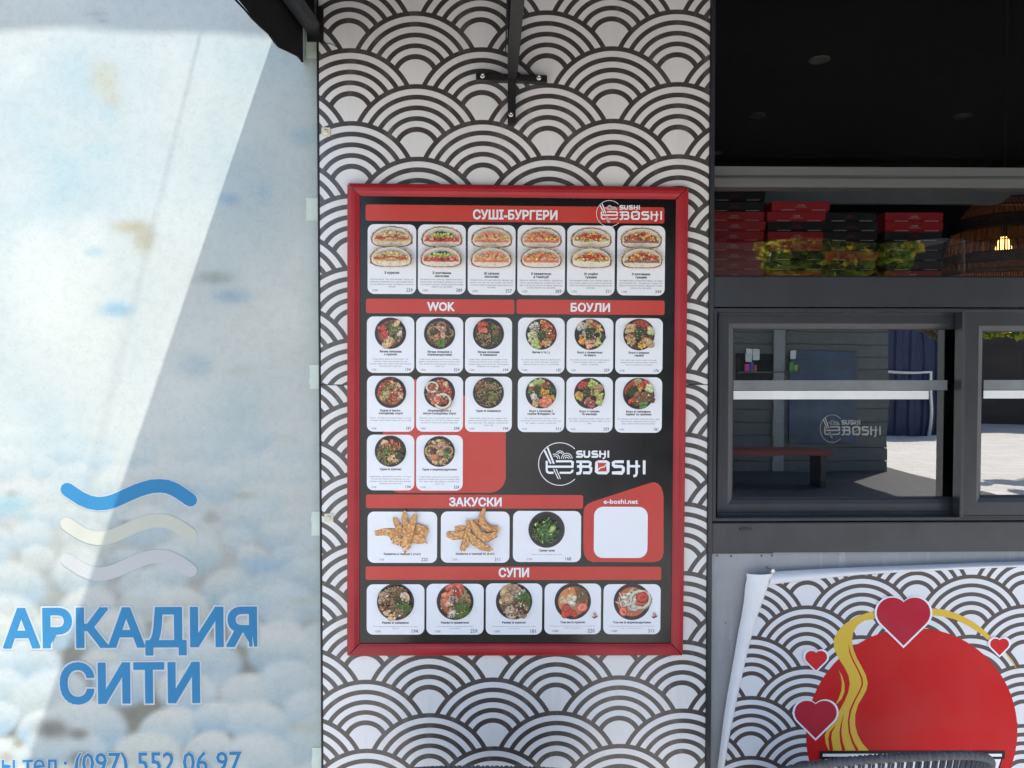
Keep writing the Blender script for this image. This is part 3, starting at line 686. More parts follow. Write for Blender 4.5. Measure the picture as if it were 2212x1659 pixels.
def film_mat():
    m, t, p = newmat('printed_film'); N = nodes_math(t)
    a = t.nodes.new('ShaderNodeAttribute'); a.attribute_name = 'Col'
    f = noise(t, 7, 6, .65); g_ = noise(t, 190, 3, .6); s_ = noise(t, 22, 4, .7)
    c = mixcol(t, N('MULTIPLY', ramp(t, f, .42, .75), .16), a.outputs['Color'], (.47,.475,.46))
    mo = noise(t, 55, 5, .7); c = mixcol(t, ramp(t, mo, .44, .68), c, (.90,.905,.905), 'MULTIPLY')
    c = mixcol(t, ramp(t, g_, .60, .72), c, (.80,.80,.78), 'MULTIPLY')
    c = mixcol(t, N('MULTIPLY', ramp(t, s_, .62, .8), .14), c, (.62,.625,.60))
    t.links.new(c, p.inputs['Base Color'])
    p.inputs['Roughness'].default_value = .42
    p.inputs['Coat Weight'].default_value = .35
    t.links.new(N('MULTIPLY', ramp(t, f, .3, .8), .25), p.inputs['Coat Roughness'])
    return m
pg = thing('shop_window', 'tall window covered by a printed photo of pale stones with blue lettering', 'window', (0,0,0))
obj('film', stones_print(), film_mat(), pg)
mb = MB(); mb.box(gx0, gx1, .014, .03, .1, 3.0); mb.build('backing_sheet', M['white_lam'], pg)
mb = MB(); mb.box(gx1 - .001, xL - .0008, -.001, .03, .1, 3.0); mb.build('edge_profile', M['gasket'], pg)
mb = MB(); mb.box(gx0, xL - .02, .031, .12, 0, 3.0); struct(mb.build('wall_behind_glass', m_wall))
# blue lettering with a pale halo
c2 = crop(0, 1512, 1481/1350); c5 = crop(0, 2800, 2.212)
M['blue'] = mat('blue_vinyl', (.028,.175,.345), .6, var=.06, vscale=6, spec=.2)
M['halo'] = mat('pale_halo_vinyl', (.38,.43,.46), .5, var=.03, coat=.4)
M['cream'] = mat('cream_vinyl', (.40,.42,.355), .5, var=.03)
M['palegrey'] = mat('pale_grey_vinyl', (.375,.395,.395), .5, var=.03)
FILMK = 1
def ptbox(f, x0, x1, y0, y1, Y):
    a = P(*f(x0, y1), Y); b = P(*f(x1, y0), Y); return (a.x, b.x, a.z, b.z)
YL = .0102
def halo_text(body, bx, name, bold):
    text(body, bx, pg, name, M['blue'], bold, YL - .0005)
    g_ = .0055
    text(body, bx, pg, name + '_outline', M['halo'], bold + .032, YL)
halo_text('АРКАДИЯ', ptbox(c2, 22, 1103, 968, 1170, YL), 'upper_word', .032)
halo_text('СИТИ', ptbox(c2, 267, 856, 1205, 1378, YL), 'lower_word', .032)
halo_text('(097) 552 06 97', ptbox(c5, 655, 2100, 352, 600, YL), 'phone_number', .012)
halo_text('ы тел.:', ptbox(c5, 20, 580, 420, 545, YL), 'phone_caption', .012)
from math import sin
wpts = [(290,455),(318,474),(350,495),(385,510),(420,517),(455,515),(490,506),(525,491),(560,475),(595,460),(625,450),(655,442),(690,440),(722,443),(755,456),(790,478),(823,501)]
for dy, mt_, nm in ((0, 'blue', 'wave_mark'), (150, 'cream', 'wave_mark'), (304, 'palegrey', 'wave_mark')):
    q = [P(*c2(x, y + dy), YL) for x, y in wpts]; k = .060/ (60*1)            # 60 crop px wide stroke
    wd = (P(*c2(60, 0), YL) - P(*c2(0, 0), YL)).length
    if dy == 0:
        ar = Art(YL); ar.stroke([(p.x, p.z) for p in q], wd*1.14, None); ar.build('wave_mark_outline', pg, M['halo'])
    ar = Art(YL - .0002); ar.stroke([(p.x, p.z) for p in q], wd, None); ar.build(nm, pg, M[mt_])
# strips of tape along the edge of the film
for i, (px, py, w_, h_) in enumerate(((676,100,30,50),(675,452,27,48),(682,814,27,52),(687,1131,28,52),(690,1645,32,60))):
    a = P(px - w_/2, py + h_/2, .009); b = P(px + w_/2, py - h_/2, .009); b.x = min(b.x, xL - .006)
    rnd = random.Random(i); mb = MB()
    n = 8; L = [(a.x + rnd.uniform(-.0012,.0012), a.z + (b.z-a.z)*k/n) for k in range(n+1)]
    mb.prism([(b.x, a.z), (b.x, b.z)] + list(reversed(L)), .0094, .0106)
    tag(mb.build('tape_strip', M['tape']), 'pale green tape strip on the stone print, ' + ('beside the black awning flap','level with the menu heading','level with the wok rows of the menu','level with the lower cable mount','lowest, level with the phone number')[i], 'tape', 'tape strips on the film edge')
# stick-on cable mounts
def cable_mount(px, py, tilt, label):
    c = P(px, py, 0); e = thing('cable_mount', label, 'cable mount', (c.x, 0, c.z)); e.rotation_euler = (0, tilt, 0)
    mb = MB(); mb.box(-.0115, .0115, -.0035, -.0002, -.0115, .0115, bev=.001); mb.build('base', M['plastic'], e)
    mb = MB(); s = .0062
    for k in range(4):
        a0, a1 = R(45+90*k), R(135+90*k)
        mb.face([(s*1.4*math.cos(a0), -.0036, s*1.4*math.sin(a0)), (s*1.4*math.cos(a1), -.0036, s*1.4*math.sin(a1)), (s*.5*math.cos(a1), -.0072, s*.5*math.sin(a1)), (s*.5*math.cos(a0), -.0072, s*.5*math.sin(a0))])
    mb.box(-.003, .003, -.0076, -.0072, -.003, .003); mb.build('saddle', M['plastic'], e)
cable_mount(704.5, 285.5, .03, 'small cream stick-on cable mount level with the steel bracket')
cable_mount(711, 1118, -.06, 'small cream stick-on cable mount low on the scallop panel edge')

# ================================================================== THE AWNING
aw = thing('awning', 'black fabric awning with steel arms bolted over the food counter', 'awning', (0,0,0))
yF, zW, zF = -1.10, 2.80, 2.27
XA = PX(651, 133, -.5).x + .01
XA = -.50
# sun-cast edge: canopy side line through the photographed shadow edge
sh0 = P(587.6, 90, .01); sh1 = P(55, 1659, .01)
slope = (sh0.x - sh1.x)/(sh0.z - sh1.z)
zW = sh0.z + (XA - sh0.x)/slope
mS = SUN.x/(-SUN.y); mZ = SUN.z/(-SUN.y)
mC = mS/slope - mZ                            # fall of the canopy per metre outwards
zF = zW + mC*yF
mb = MB()
n = 14; xs2 = [XA + (3.9 - XA)*i/n for i in range(n+1)]
def cz(x, y): return zW + mC*y
for lo in (0,):
    top = [[(x, y, zW - mC*(-y) ) for x in xs2] for y in np.linspace(-.005, yF, 7)]
    bot = [[(x, y, z - .006) for x, y, z in r] for r in top]
    mb.grid(top, None, False); mb.grid(list(reversed(bot)), None, False)
    mb.face([top[0][0], bot[0][0], bot[-1][0], top[-1][0]]); mb.face([top[0][-1], top[-1][-1], bot[-1][-1], bot[0][-1]])
    mb.face([top[-1][0], bot[-1][0], bot[-1][-1], top[-1][-1]]); mb.face([top[0][0], top[0][-1], bot[0][-1], bot[0][0]])
mb.build('canopy', M['canopy'], aw)
mb = MB(); zv = 2.06; rows = []  # unseen front valance, added to keep the mirrored upper pane dark
for t in np.linspace(0, 1, 5):
    rows.append([(x, yF - .004 - .012*t + .008*t*math.sin(5*x), zF + (zv - zF)*t + (.012*math.sin(11*x) if t == 1 else 0)) for x in np.linspace(XA, 3.9, 90)])
mb.grid(rows, None, True); mb.grid([[(x, y - .0015, z) for x, y, z in r] for r in reversed(rows)], None, True); mb.build('added_valance', M['canopy'], aw)
c8 = crop(880, 0, 5.027)
flap_low = [(1565,1215),(1545,1222),(1500,1150),(1450,1100),(1290,1020),(1085,925),(1020,850),(970,780),(880,660),(790,580),(700,500),(560,365),(400,175),(235,0)]
low = [PX(*c8(x, y), XA) for x, y in flap_low]
last, prev = low[-1], low[-3]
kz = (low[-1].z - low[5].z)/(low[-1].y - low[5].y)
while low[-1].y > yF + .1: low.append(Vector((XA, low[-1].y - .15, low[-1].z - .15*kz + random.Random(len(low)).uniform(-.006,.006))))
right = [PX(*c8(x, y), XA) for x, y in ((1590,960),(1575,760),(1566,570))]
rows = []
inner = [Vector((XA, low[0].y + .002, zW + mC*low[0].y))]
for r_ in low: rows.append((r_, Vector((XA, r_.y, zW + mC*r_.y - .003))))
mb = MB()
for s_ in (0.0, .0016):
    G = []
    for k, (a, b) in enumerate(rows):
        G.append([Vector((XA + s_ + .006*math.sin(9*a.y + t*2.2)*(1-t)*min(1, abs(a.y)*2), a.y, a.z + (b.z-a.z)*t)) for t in np.linspace(0, 1, 6)])
    mb.grid(G if s_ == 0 else list(reversed(G)), None, True)
mb.build('side_flap', M['canopy'], aw)
tip = MB()
# hem along the lower edge of the flap
tip.tube([v + Vector((.0008,0,0)) for v in low], .0022, 6); tip.build('flap_hem', M['canopy'], aw)
# central arm, wall bracket
cA = crop(1780, 0, 1531/480.)
a1 = P(*cA(745, 960), -.02); armz = a1.z + .004; armx = P(*cA(755, 980), -.01).x
yE = yF + .03
mb = MB(); mb.tube([(armx, -.075, armz), (armx + .006, yE, armz - .03)], .0127, square=True); mb.build('arm', M['black_steel'], aw)
mb = MB(); mb.tube([(armx, -.0225, armz - .001), (armx, -.10, armz)], .0108, square=True); mb.build('arm_socket', M['black_steel'], aw)
br = MB()
hz0, hz1 = P(*cA(750, 1012), -.023).z - .002, P(*cA(750, 926), -.023).z + .002
hx0, hx1 = P(*cA(300, 960), -.023).x, P(*cA(1195, 960), -.023).x
br.box(hx0, hx1, -.022, -.0004, hz0 + .002, hz1 - .002, bev=.0015)
vx0, vx1 = P(*cA(700, 1300), -.023).x, P(*cA(800, 1300), -.023).x; vz0 = P(*cA(750, 1550), -.023).z
br.v = [(x, y, z - (x - armx)*.024) for x, y, z in br.v]
brk = br.build('wall_bracket', M['black_steel'], aw)
b2 = MB(); b2.box(vx0, vx1, -.0225, -.0005, vz0, hz0 + .0015, bev=.0015); b2.build('bracket_upright', M['black_steel'], aw)
for x, y in ((383, 952), (1090, 977), (740, 1440)):
    c = P(*cA(x, y), -.023); bt = MB()
    for k, (r0, y0, r1, y1) in enumerate(((.0066,-.0222,.0066,-.0238),(.0066,-.0238,.0048,-.0262),(.0048,-.0262,.0030,-.0268),(.0030,-.0268,.0024,-.0250),(.0024,-.0250,.0001,-.0250))):
        rw = [[(c.x + r_*math.cos(q*math.pi/8), yy, c.z + r_*math.sin(q*math.pi/8)) for q in range(16)] for r_, yy in ((r0, y0), (r1, y1))]
        bt.grid(rw, None, True, True)
    bt.build('bolt', M['zinc'], aw)
# left arm
la = P(*c8(1845, 600), -.01); lb = PX(*c8(1390, 0), XA + .045)
lax = XA + .035
l0 = Vector((lax, -.004, P(*c8(1790, 570), -.01).z)); 
dirv = Vector((0, -1, -.10)); l1 = l0 + dirv*(abs(yE) - .01)
mb = MB(); mb.tube([l0, l1], .0145, square=True); mb.build('arm', M['black_steel'], aw)
mb = MB(); mb.tube([(lax - .004, -.03, l0.z + .0), (lax - .004, -.03, zW + mC*-.03 - .012)], .0125, square=True); mb.build('arm_upright', M['black_steel'], aw)
mb = MB(); mb.box(lax - .02, lax + .022, -.006, -.0003, l0.z - .03, l0.z + .06, bev=.001); mb.build('arm_plate', M['black_steel'], aw)
mb = MB(); mb.tube([(2.4, -.004, armz), (2.4, yE, armz - .03)], .0165, square=True); mb.build('arm', M['black_steel'], aw)
mb = MB(); mb.tube([(armx, -.018, armz + .016), (armx, -.018, zW - .014)], .012, square=True); mb.build('arm_upright', M['black_steel'], aw)
mb = MB(); mb.tube([(XA + .005, yE, zF + .0), (3.88, yE, zF + .0)], .016, square=True); mb.build('front_bar', M['black_steel'], aw)
# zip seam of small loops along the central arm
mb = MB()
for k in range(50):
    y = -.15 - k*.011; mb.box(armx - .0195, armx - .0165, y, y - .006, armz + .004 + y*.013, armz + .012 + y*.013)
stuff(mb.build('lacing', M['cable'], aw))
# loose thin wire beside the arm
w0 = [c8(1685,640),(0,0)]
wp = [P(*c8(x, y), -.004) for x, y in ((1685,642),(1720,690),(1770,735),(1820,748),(1870,748),(1930,830),(1960,855),(2000,866),(2050,858),(2110,862),(2160,880),(2230,925))]
mb = MB(); mb.tube(wp, .0009, 6); tag(mb.build('loose_wire', M['cable']), 'thin black loose wire curling from the awning arm over the panel edge', 'wire')

# ------------------------------------------------------------------ neighbour's eave and pole, whose shadows fall on the stone print
ev = thing('neighbour_eave', 'shallow black fabric eave over the stone print window', 'eave', (0,0,0))
edge_z = P(300, 46, .011).z
py_ = .42; ez = edge_z + py_*mZ
ex0, ex1 = -3.3, sh0.x + py_*mS + .12
mb = MB(); rows = []
for yy, off in ((-.005, .10), (-py_, 0.0)):
    rows.append([(x, yy, ez + off + (0 if off else .006*math.sin(7*x) + .004*math.sin(17*x+1))) for x in np.linspace(ex0, ex1, 60)])
mb.grid(rows, None, False); mb.grid([[(x, y, z + .005) for x, y, z in r] for r in reversed(rows)], None, False)
mb.build('fabric', M['canopy'], ev)
mb = MB(); mb.tube([(ex0, -py_ + .015, ez + .012), (ex1, -py_ + .015, ez + .012)], .01, 8); mb.build('edge_bar', M['black_steel'], ev)
pa = P(440, 44, .011); pb = P(112, 1375, .011)
A_ = pa + SUN*(py_/-SUN.y); B_ = pb + SUN*(1.75/-SUN.y)
A_ = A_ - (B_ - A_).normalized()*.03
fp = thing('overhead_cable', 'thin black cable rising from the fabric eave', 'cable', A_)
mb = MB(); mb.tube([Vector((0,0,0)), B_ - A_], .0021, 8); mb.build('strand', M['chairsteel'], fp)
mb = MB(); mb.lathe([(.0001,-.01),(.006,-.01),(.006,.01),(.0001,.01)], (0,0,0), 12); mb.build('eye_bolt', M['black_steel'], fp)
# ================================================================== THE MENU BOARD
YB = -.012                                          # face of the poster
co = [P(746,394,YB-.008), P(1487,402,YB-.008), P(1479,1418,YB-.008), P(751,1419,YB-.008)]      # TL TR BR BL
cen = sum(co, Vector())/4
ax = ((co[1]-co[0]) + (co[2]-co[3])); brot = math.atan2(ax.z, ax.x)
BW = ((co[1]-co[0]).length + (co[2]-co[3]).length)/2; BH = ((co[0]-co[3]).length + (co[1]-co[2]).length)/2
bd = thing('menu_board', 'framed menu board with red aluminium frame, dish pictures and prices on a black poster', 'menu board', (cen.x, 0, cen.z))
bd.rotation_euler = (0, -brot, 0)
def uv(px, py):
    p = P(px, py, YB); x, z = p.x - cen.x, p.z - cen.z; c, s = math.cos(brot), math.sin(brot)
    return (x*c + z*s, -x*s + z*c)
def frame_rails(x0, x1, z0, z1, prof, mt, parent, name, gap=.0004):
    """Four mitred rails; prof = [(inset, y)] across the rail, from the outer back edge to the inner one."""
    for side in range(4):
        mb = MB(); rows = []
        for i, y in prof:
            g_ = gap
            if side == 0: a, b = (x0+i+g_, y, z0+i), (x1-i-g_, y, z0+i)
            elif side == 1: a, b = (x1-i, y, z0+i+g_), (x1-i, y, z1-i-g_)
            elif side == 2: a, b = (x1-i-g_, y, z1-i), (x0+i+g_, y, z1-i)
            else: a, b = (x0+i, y, z1-i-g_), (x0+i, y, z0+i+g_)
            rows.append([a, b])
        mb.grid(rows + [rows[0]], None, False)
        mb.face([r[0] for r in rows]); mb.face([r[1] for r in reversed(rows)])
        mb.build(name, mt, parent)
fw = .0325
frame_rails(-BW/2, BW/2, -BH/2, BH/2, [(0,-.0005),(0,-.011),(.0012,-.0155),(.004,-.0185),(.012,-.0205),(.020,-.0202),(.0275,-.018),(.0285,-.0168),(.031,-.0165),(fw,-.0150),(fw,-.0005)], M['red_alu'], bd, 'frame_rail', .0016)
mb = MB(); mb.box(-BW/2+fw-.004, BW/2-fw+.004, YB, -.001, -BH/2+fw-.004, BH/2-fw+.004); poster = mb.build('poster', M['posterblack'], bd)

RED = C(186,54,44); WHITE = C(226,228,232); INK = C(24,24,28); GREY = C(62,64,76)
E0 = Art.STEP
yA, yBar, yCard, yPic, yTx = YB - .0003, YB - .0006, YB - .0006, YB - .0009, YB - .0007
def ptp(f): return lambda x, y: uv(*f(x, y))
cr4 = ptp(crop(1300,700,2212/1450)); crW = ptp(crop(1400,1160,1866/630)); crB = ptp(crop(2000,1160,1926/650))
crZ = ptp(crop(1400,1680,1866/630)); crQ = ptp(crop(2000,1680,2074/700)); crS = ptp(crop(1340,2200,2212/690)); crT = ptp(crop(2000,2200,2212/720))
def bx(fa, x0, y0, x1, y1, fb=None):
    fb = fb or fa; a = fa(x0, y1); b = fb(x1, y0); return (a[0], b[0], a[1], b[1])
def plate(name, box, rad, col, y, parent=bd):
    ar = Art(y); ar.poly(rrect(*box, rad, 6), col); return ar.build(name, parent)
# red backing shapes
ar = Art(yA - .0001)
pts = [crZ(320, -420), crZ(697, -585+30), crZ(1266, -360), crZ(1752, -200)]
rr_ = [crZ(1752, 590)] + [crZ(1562 + 190*math.cos(R(a)), 580 + 190*math.sin(R(a))) for a in range(10, 91, 10)] + [crZ(510, 770), crZ(460, 760), crZ(400, 715), crZ(340, 620), crZ(320, 500)]
ar.poly(pts + rr_, RED); ar.build('red_backing_shape', bd)
ar = Art(yA - .0001)
q = [crQ(880,1000), crQ(890,950), crQ(925,905), crQ(985,875), crQ(1300,772), crQ(1660,655), crQ(1700,648), crQ(1745,660), crQ(1785,700), crQ(1808,760), crQ(1815,830), crQ(1815,1470), crQ(1800,1530), crQ(1760,1568), crQ(1700,1581), crQ(990,1578), crQ(930,1555), crQ(892,1500), crQ(880,1420)]
ar.poly(q, RED); ar.build('red_backing_shape', bd)
plate('blank_code_panel', bx(crQ, 1000, 935, 1632, 1531), .024, WHITE, yBar)
text('e-boshi.net', bx(crQ, 1117, 900, 1515, 900), bd, 'web_address', M['print'], .028, yTx, col=WHITE)
TEXTQ[-1] = TEXTQ[-1][:1] + (bx(crQ, 1117, 848, 1515, 898),) + TEXTQ[-1][2:]
def header(body, box, tb, name):
    h = plate(name, box, .0055, RED, yBar); text(body, tb, h, 'lettering', M['print'], .035, yTx - .0002, col=WHITE)
header('СУШІ-БУРГЕРИ', bx(cr4, 213, 178, 2008, 258), bx(cr4, 860, 197, 1363, 248), 'heading_bar')
header('WOK', bx(crW, 122, 60, 1853, 216), bx(crW, 840, 92, 1152, 188), 'heading_bar')
header('БОУЛИ', bx(crB, 100, 70, 1828, 226), bx(crB, 735, 103, 1187, 196), 'heading_bar')
header('ЗАКУСКИ', bx(crZ, 122, 797, 877, 950, crQ), bx(crZ, 1097, 828, 1700, 925), 'heading_bar')
header('СУПИ', bx(crS, 320, 95, 1855, 266, crT), bx(ptp(crop(0,0,1/K)), 1078, 1227, 1142, 1246), 'heading_bar')
CARD = {}
def card(box, title, desc, portion, price, kind, dish, rad=.017):
    x0, x1, z0, z1 = box; W_, H_ = x1-x0, z1-z0
    cd = plate('menu_card', box, rad, WHITE, yCard)
    ar = Art(yPic)
    Fz = lambda fy: z1 - fy*H_
    if kind == 'A':
        tl, dl, pr, ch, tc_ = (.693,.738), (.787,.823,.859,.893), .945, (.030,.030,.050), .0
        burger(ar, (x0+.5*W_, Fz(.205)), W_*.87, H_*.30, dish, dish*2+1); burger(ar, (x0+.495*W_, Fz(.50)), W_*.87, H_*.30, dish, dish*2+1, True)
    elif kind == 'B':
        tl, dl, pr, ch = (.618,.668), (.752,.794,.836,.877), .940, (.033,.030,.056)
        fill, sp = DISH[dish]; bowl(ar, (x0+.497*W_, Fz(.295)), W_*.333, sp, dish, F[fill], .80 if dish[0] == 'w' else .9)
    elif kind == 'C':
        tl, dl, pr, ch = (.825,), (), .935, (.034,.03,.068)
        U = lambda x, y: (x0 + (x - 140)/812*W_, z1 - (y - 992)/595*H_)
        k = W_/812
        if dish == 't1':
            L = [([(230,1245),(330,1225),(430,1235),(480,1300),(455,1345)], (60,80,110,130,90)), ([(455,1060),(480,1120),(520,1190),(560,1240)], (40,70,80,70)),
                 ([(640,1190),(730,1190),(800,1205),(830,1240)], (120,130,110,60)), ([(660,1290),(760,1300),(820,1320)], (110,120,60)), ([(578,975),(575,1060),(590,1150),(570,1230)], (30,70,75,70)),
                 ([(705,1010),(680,1090),(640,1200),(600,1310),(580,1410)], (45,75,110,130,120))]
        else:
            U = lambda x, y: (x0 + (x - 994)/803*W_, z1 - (y - 990)/595*H_); k = W_/803
            L = [([(1160,1185),(1230,1180),(1290,1190)], (50,70,60)), ([(1075,1250),(1150,1270),(1240,1260),(1310,1220),(1330,1180)], (70,100,100,80,50)), ([(1400,1080),(1400,1130),(1440,1190)], (50,70,60)),
                 ([(1500,945),(1470,1040),(1480,1120),(1560,1190),(1680,1185)], (40,70,90,90,80)), ([(1300,1080),(1320,1160),(1300,1280),(1270,1380),(1240,1440)], (30,60,80,80,60)),
                 ([(1350,1090),(1400,1170),(1440,1250),(1540,1280),(1660,1230)], (40,80,100,100,70)), ([(1345,1250),(1390,1320),(1480,1380),(1600,1420)], (60,100,90,50))]
        for i, (pts_, wds) in enumerate(L): tempura(ar, [U(*p) for p in pts_], [w_*k*.86 for w_ in wds], i)
    elif kind == 'S':
        tl, dl, pr, ch = (.772,), (.85,), .937, (.036,.026,.068)
        fill, sp = DISH[dish]; bowl(ar, (x0+.493*W_, Fz(.365)), W_*.268, sp, dish, None)
    else:
        tl, dl, pr, ch = (.762,), (.838,.878), .932, (.036,.024,.075)
        fill, sp = DISH[dish]; bowl(ar, (x0+.5*W_, Fz(.35)), W_*.324, sp, dish, F[fill], .80)
        if dish in ('s4','s5'):
            c_ = (x0+.885*W_, Fz(.63))
            ar.stroke([(c_[0]-.05*W_, c_[1]-.01*H_), (c_[0]-.01*W_, c_[1]-.03*H_), (c_[0]+.04*W_, c_[1]-.005*H_), (c_[0]+.06*W_, c_[1]+.01*H_)], [.004*W_, .03*W_, .025*W_, .004*W_], C(150,40,34), False)
            for dx_ in (-.014, .014):
                ar.stroke([(c_[0]+dx_*W_, c_[1]+.0*H_), (c_[0]+(dx_+.014)*W_, c_[1]+.03*H_), (c_[0]+(dx_-.006)*W_, c_[1]+.06*H_), (c_[0]+(dx_+.004)*W_, c_[1]+.085*H_)], [.006*W_, .013*W_, .010*W_, .003*W_], C(160,60,52), False)
    ar.build('dish_picture', cd)
    lines = title.split('|')
    for i, l in enumerate(lines):
        zc = Fz(tl[i]); h = ch[0]*H_*1.10
        text(l, (x0+.03*W_, x1-.03*W_, zc-h/2, zc+h/2), cd, 'dish_name', M['print'], .040, yTx, fit='max', col=INK, spacing=1.06)
    for i, l in enumerate(desc.split('|') if desc else []):
        if i >= len(dl): break
        zc = Fz(dl[i]); h = ch[1]*H_*.72
        text(l, (x0+.05*W_, x1-.05*W_, zc-h/2, zc+h/2), cd, 'ingredients', M['print'], -.004, yTx, fit='max', col=GREY)
    zc = Fz(pr); l_, r_ = {'A': (.10,.93), 'B': (.10,.925), 'C': (.165,.865), 'S': (.205,.855), 'D': (.145,.89)}[kind]
    h = ch[2]*H_*.62; text(portion, (x0+l_*W_, x1, zc-h/2-.002*H_, zc+h/2-.002*H_), cd, 'portion', M['print'], .0, yTx, fit=.86, align='l', col=C(60,60,66))
    h = ch[2]*H_; text(price, (x0, x0+r_*W_, zc-h/2+.004*H_, zc+h/2+.004*H_), cd, 'price', M['print'], .004, yTx, fit=.92, align='r', col=C(36,36,42))
SB = 'Суші бургер готується в темпурі. Додатково можна'
bur = [('З куркою','Хрустке куряче філе, салат айсберг, томати, сир|пармезан, часниковий соус, перо зеленої цибулі,|соус на вибір, рис та норі. Суші бургер готується в|темпурі','259'),
 ('З копченим|лососем','Копчений лосось, крем-сир, червона ікра масаго,|свіжий огірок, перо зеленої цибульки, рис та норі.|Суші бургер готується в темпурі. Додатково можна|обрати соус на вибір','389'),
 ('Зі свіжим|лососем','Свіжий лосось, авокадо, крем-сир, червона ікра|масаго, соус світ чилі, рис та норі. Суші бургер|готується в темпурі. Додатково можна обрати соус|на вибір','357'),
 ('З креветкою|в темпурі','Вершкова креветка, салат айсберг, червона ікра|масаго, хрустка креветка, солодкий соус, рис та|норі. Суші бургер готується в темпурі. Додатково|можна обрати соус на вибір','389'),
 ('Зі спайсі|тунцем','Охолоджений тунець, салат айсберг, крем-сир,|соус спайсі, арахіс, рис та норі. Суші бургер|готується в темпурі. Додатково можна обрати соус|на вибір','311'),
 ('З копченим|тунцем','Копчений тунець, болгарський перець, сир гауда,|кристі цибуля, соус фірмовий, рис та норі. Суші|бургер готується в темпурі. Додатково можна|обрати соус на вибір','344')]
for i, ((a, b), (y0, y1)) in enumerate(zip(((225,517),(527,815),(826,1114),(1124,1412),(1422,1711),(1722,2013)), ((281,697),(283,698),(286,702),(287,704),(289,705),(290,706)))):
    t_, d_, p_ = bur[i]; card(bx(cr4, a, y0, b, y1), t_, d_, '1/300', p_, 'A', i)
w = [('Яєчна локшина|з куркою','Корінь імбиру, цибуля ріпчаста, куряче філе,|печериці, глива, яєчна локшина, соус для|локшини, кунжут мікс, цибуля перо, боби едамаме,|часникова олія, томати чері','1/350','194','w1',crW,(132,258,686,912)),
 ('Яєчна локшина з|морепродуктами','корінь імбиру, цибуля ріпчаста, лосось, кальмар,|креветка, локшина яєчна, соус для локшини, кунжут|мікс, цибуля перо, боби едамаме, часникова олія,|томати чері','1/300','324','w2',crW,(706,264,1256,914)),
 ('Яєчна локшина|зі свининою','корінь імбиру, цибуля ріпчаста, свинина, перець|болгарський, кабачок, яєчна локшина, соус для|локшини, кунжут мікс, цибуля перо, боби едамаме,|часникова олія, томати чері','1/350','194','w3',crW,(1276,268,1826,916)),
 ('Курка в кисло-|солодкому соусі','Куряче філе, перець болгарський, ананас, соус світ|чилі, вино, томати, цибуля зелена, рис, соус соєвий','1/300','181','w4',crW,(133,950,686,1597)),
 ('Морепродукти у|кисло-солодкому соусі','Кальмари, лосось охолоджений, креветка тигрова,|вино, соєвий соус, соус світ чилі, ананас, перець|болгарський, томати, рис, цибуля зелена перо','1/300','298','w5',crW,(706,953,1255,1598)),
 ('Удон зі свининою','Корінь імбиру, цибуля ріпчаста, свинина, глива,|кабачок, локшина удон, соус для локшини, кунжут|мікс, цибуля перо, боби едамаме, часникова олія,|томати чері','1/350','194','w6',crW,(1276,957,1825,1600)),
 ('Удон із куркою','Корінь імбиру, цибуля ріпчаста, куряче філе, перець|болгарський, печериці, локшина удон, соус для|локшини, кунжут мікс, цибуля перо, боби едамаме,|часникова олія, томати чері','1/350','194','w7',crZ,(132,95,686,741)),
 ('Удон з морепродуктами','Корінь імбиру, цибуля ріпчаста, лосось, кальмар,|креветка, локшина удон, соус для локшини, кунжут|мікс, цибуля перо, боби едамаме, часникова олія,|томати чері','1/300','324','w8',crZ,(706,99,1252,744)),
 ('Веган з тофу','Рис, пекінська капуста, корейська морква, арахіс,|кунжут, чука, томати чері, манго, кукурудза,|перець болгарський, сир тофу, соус на вибір','1/340','181','b1',crB,(115,272,663,918)),
 ('Боул з креветкою|та манго','Рис, креветка, омлет, томати чері, манго, дайкон|такуан, кукурудза, крем-сир філадельфія,|кунжут, соус на вибір','1/300','259','b2',crB,(682,275,1231,920)),
 ('Боул з куркою|теріякі','Рис, омлет, курка теріякі, томати чері, гриби|печериці, арахіс, корейська морква, пекінська|капуста, кукурудза, соус на вибір','1/340','176','b3',crB,(1250,277,1808,924)),
 ('Боул з лососем і|сиром Філадельфія','Рис, пекінська капуста, горошок, лосось|охолоджений, томати чері, арахіс, манго, чука, крем-|сир філадельфія, кунжут, соус на вибір','1/310','311','b4',crB,(113,959,660,1603)),
 ('Боул з тунцем|та авокадо','Рис, тунець філе, омлет, авокадо, кукурудза, томати|чері, огірок свіжий, дайкон такуан, кунжут, соус на|вибір','1/320','259','b5',crB,(678,963,1225,1606)),
 ('Боул зі свининою|теріякі та грибами','Рис, свинина в соусі теріякі, корейська морква, гриби|глива, горошок, кукурудза, пекінська капуста,|арахіс, перець болгарський, соус на вибір','1/340','181','b6',crB,(1246,966,1800,1610))]
for t_, d_, po, p_, k_, f_, b_ in w: card(bx(f_, *b_), t_, d_, po, p_, 'B', k_)
card(bx(crZ, 140, 992, 952, 1587), 'Креветки в темпурі L (4 шт)', '', '1/140', '220', 'C', 't1')
card(bx(crZ, 994, 990, 1797, 1585), 'Креветки в темпурі XL (6 шт)', '', '1/210', '311', 'C', 't2')
card(bx(crQ, 57, 984, 855, 1578), 'Салат чука', 'Водорості чука, соус горіховий, кунжут, лимон', '1/150', '168', 'S', 'salad')
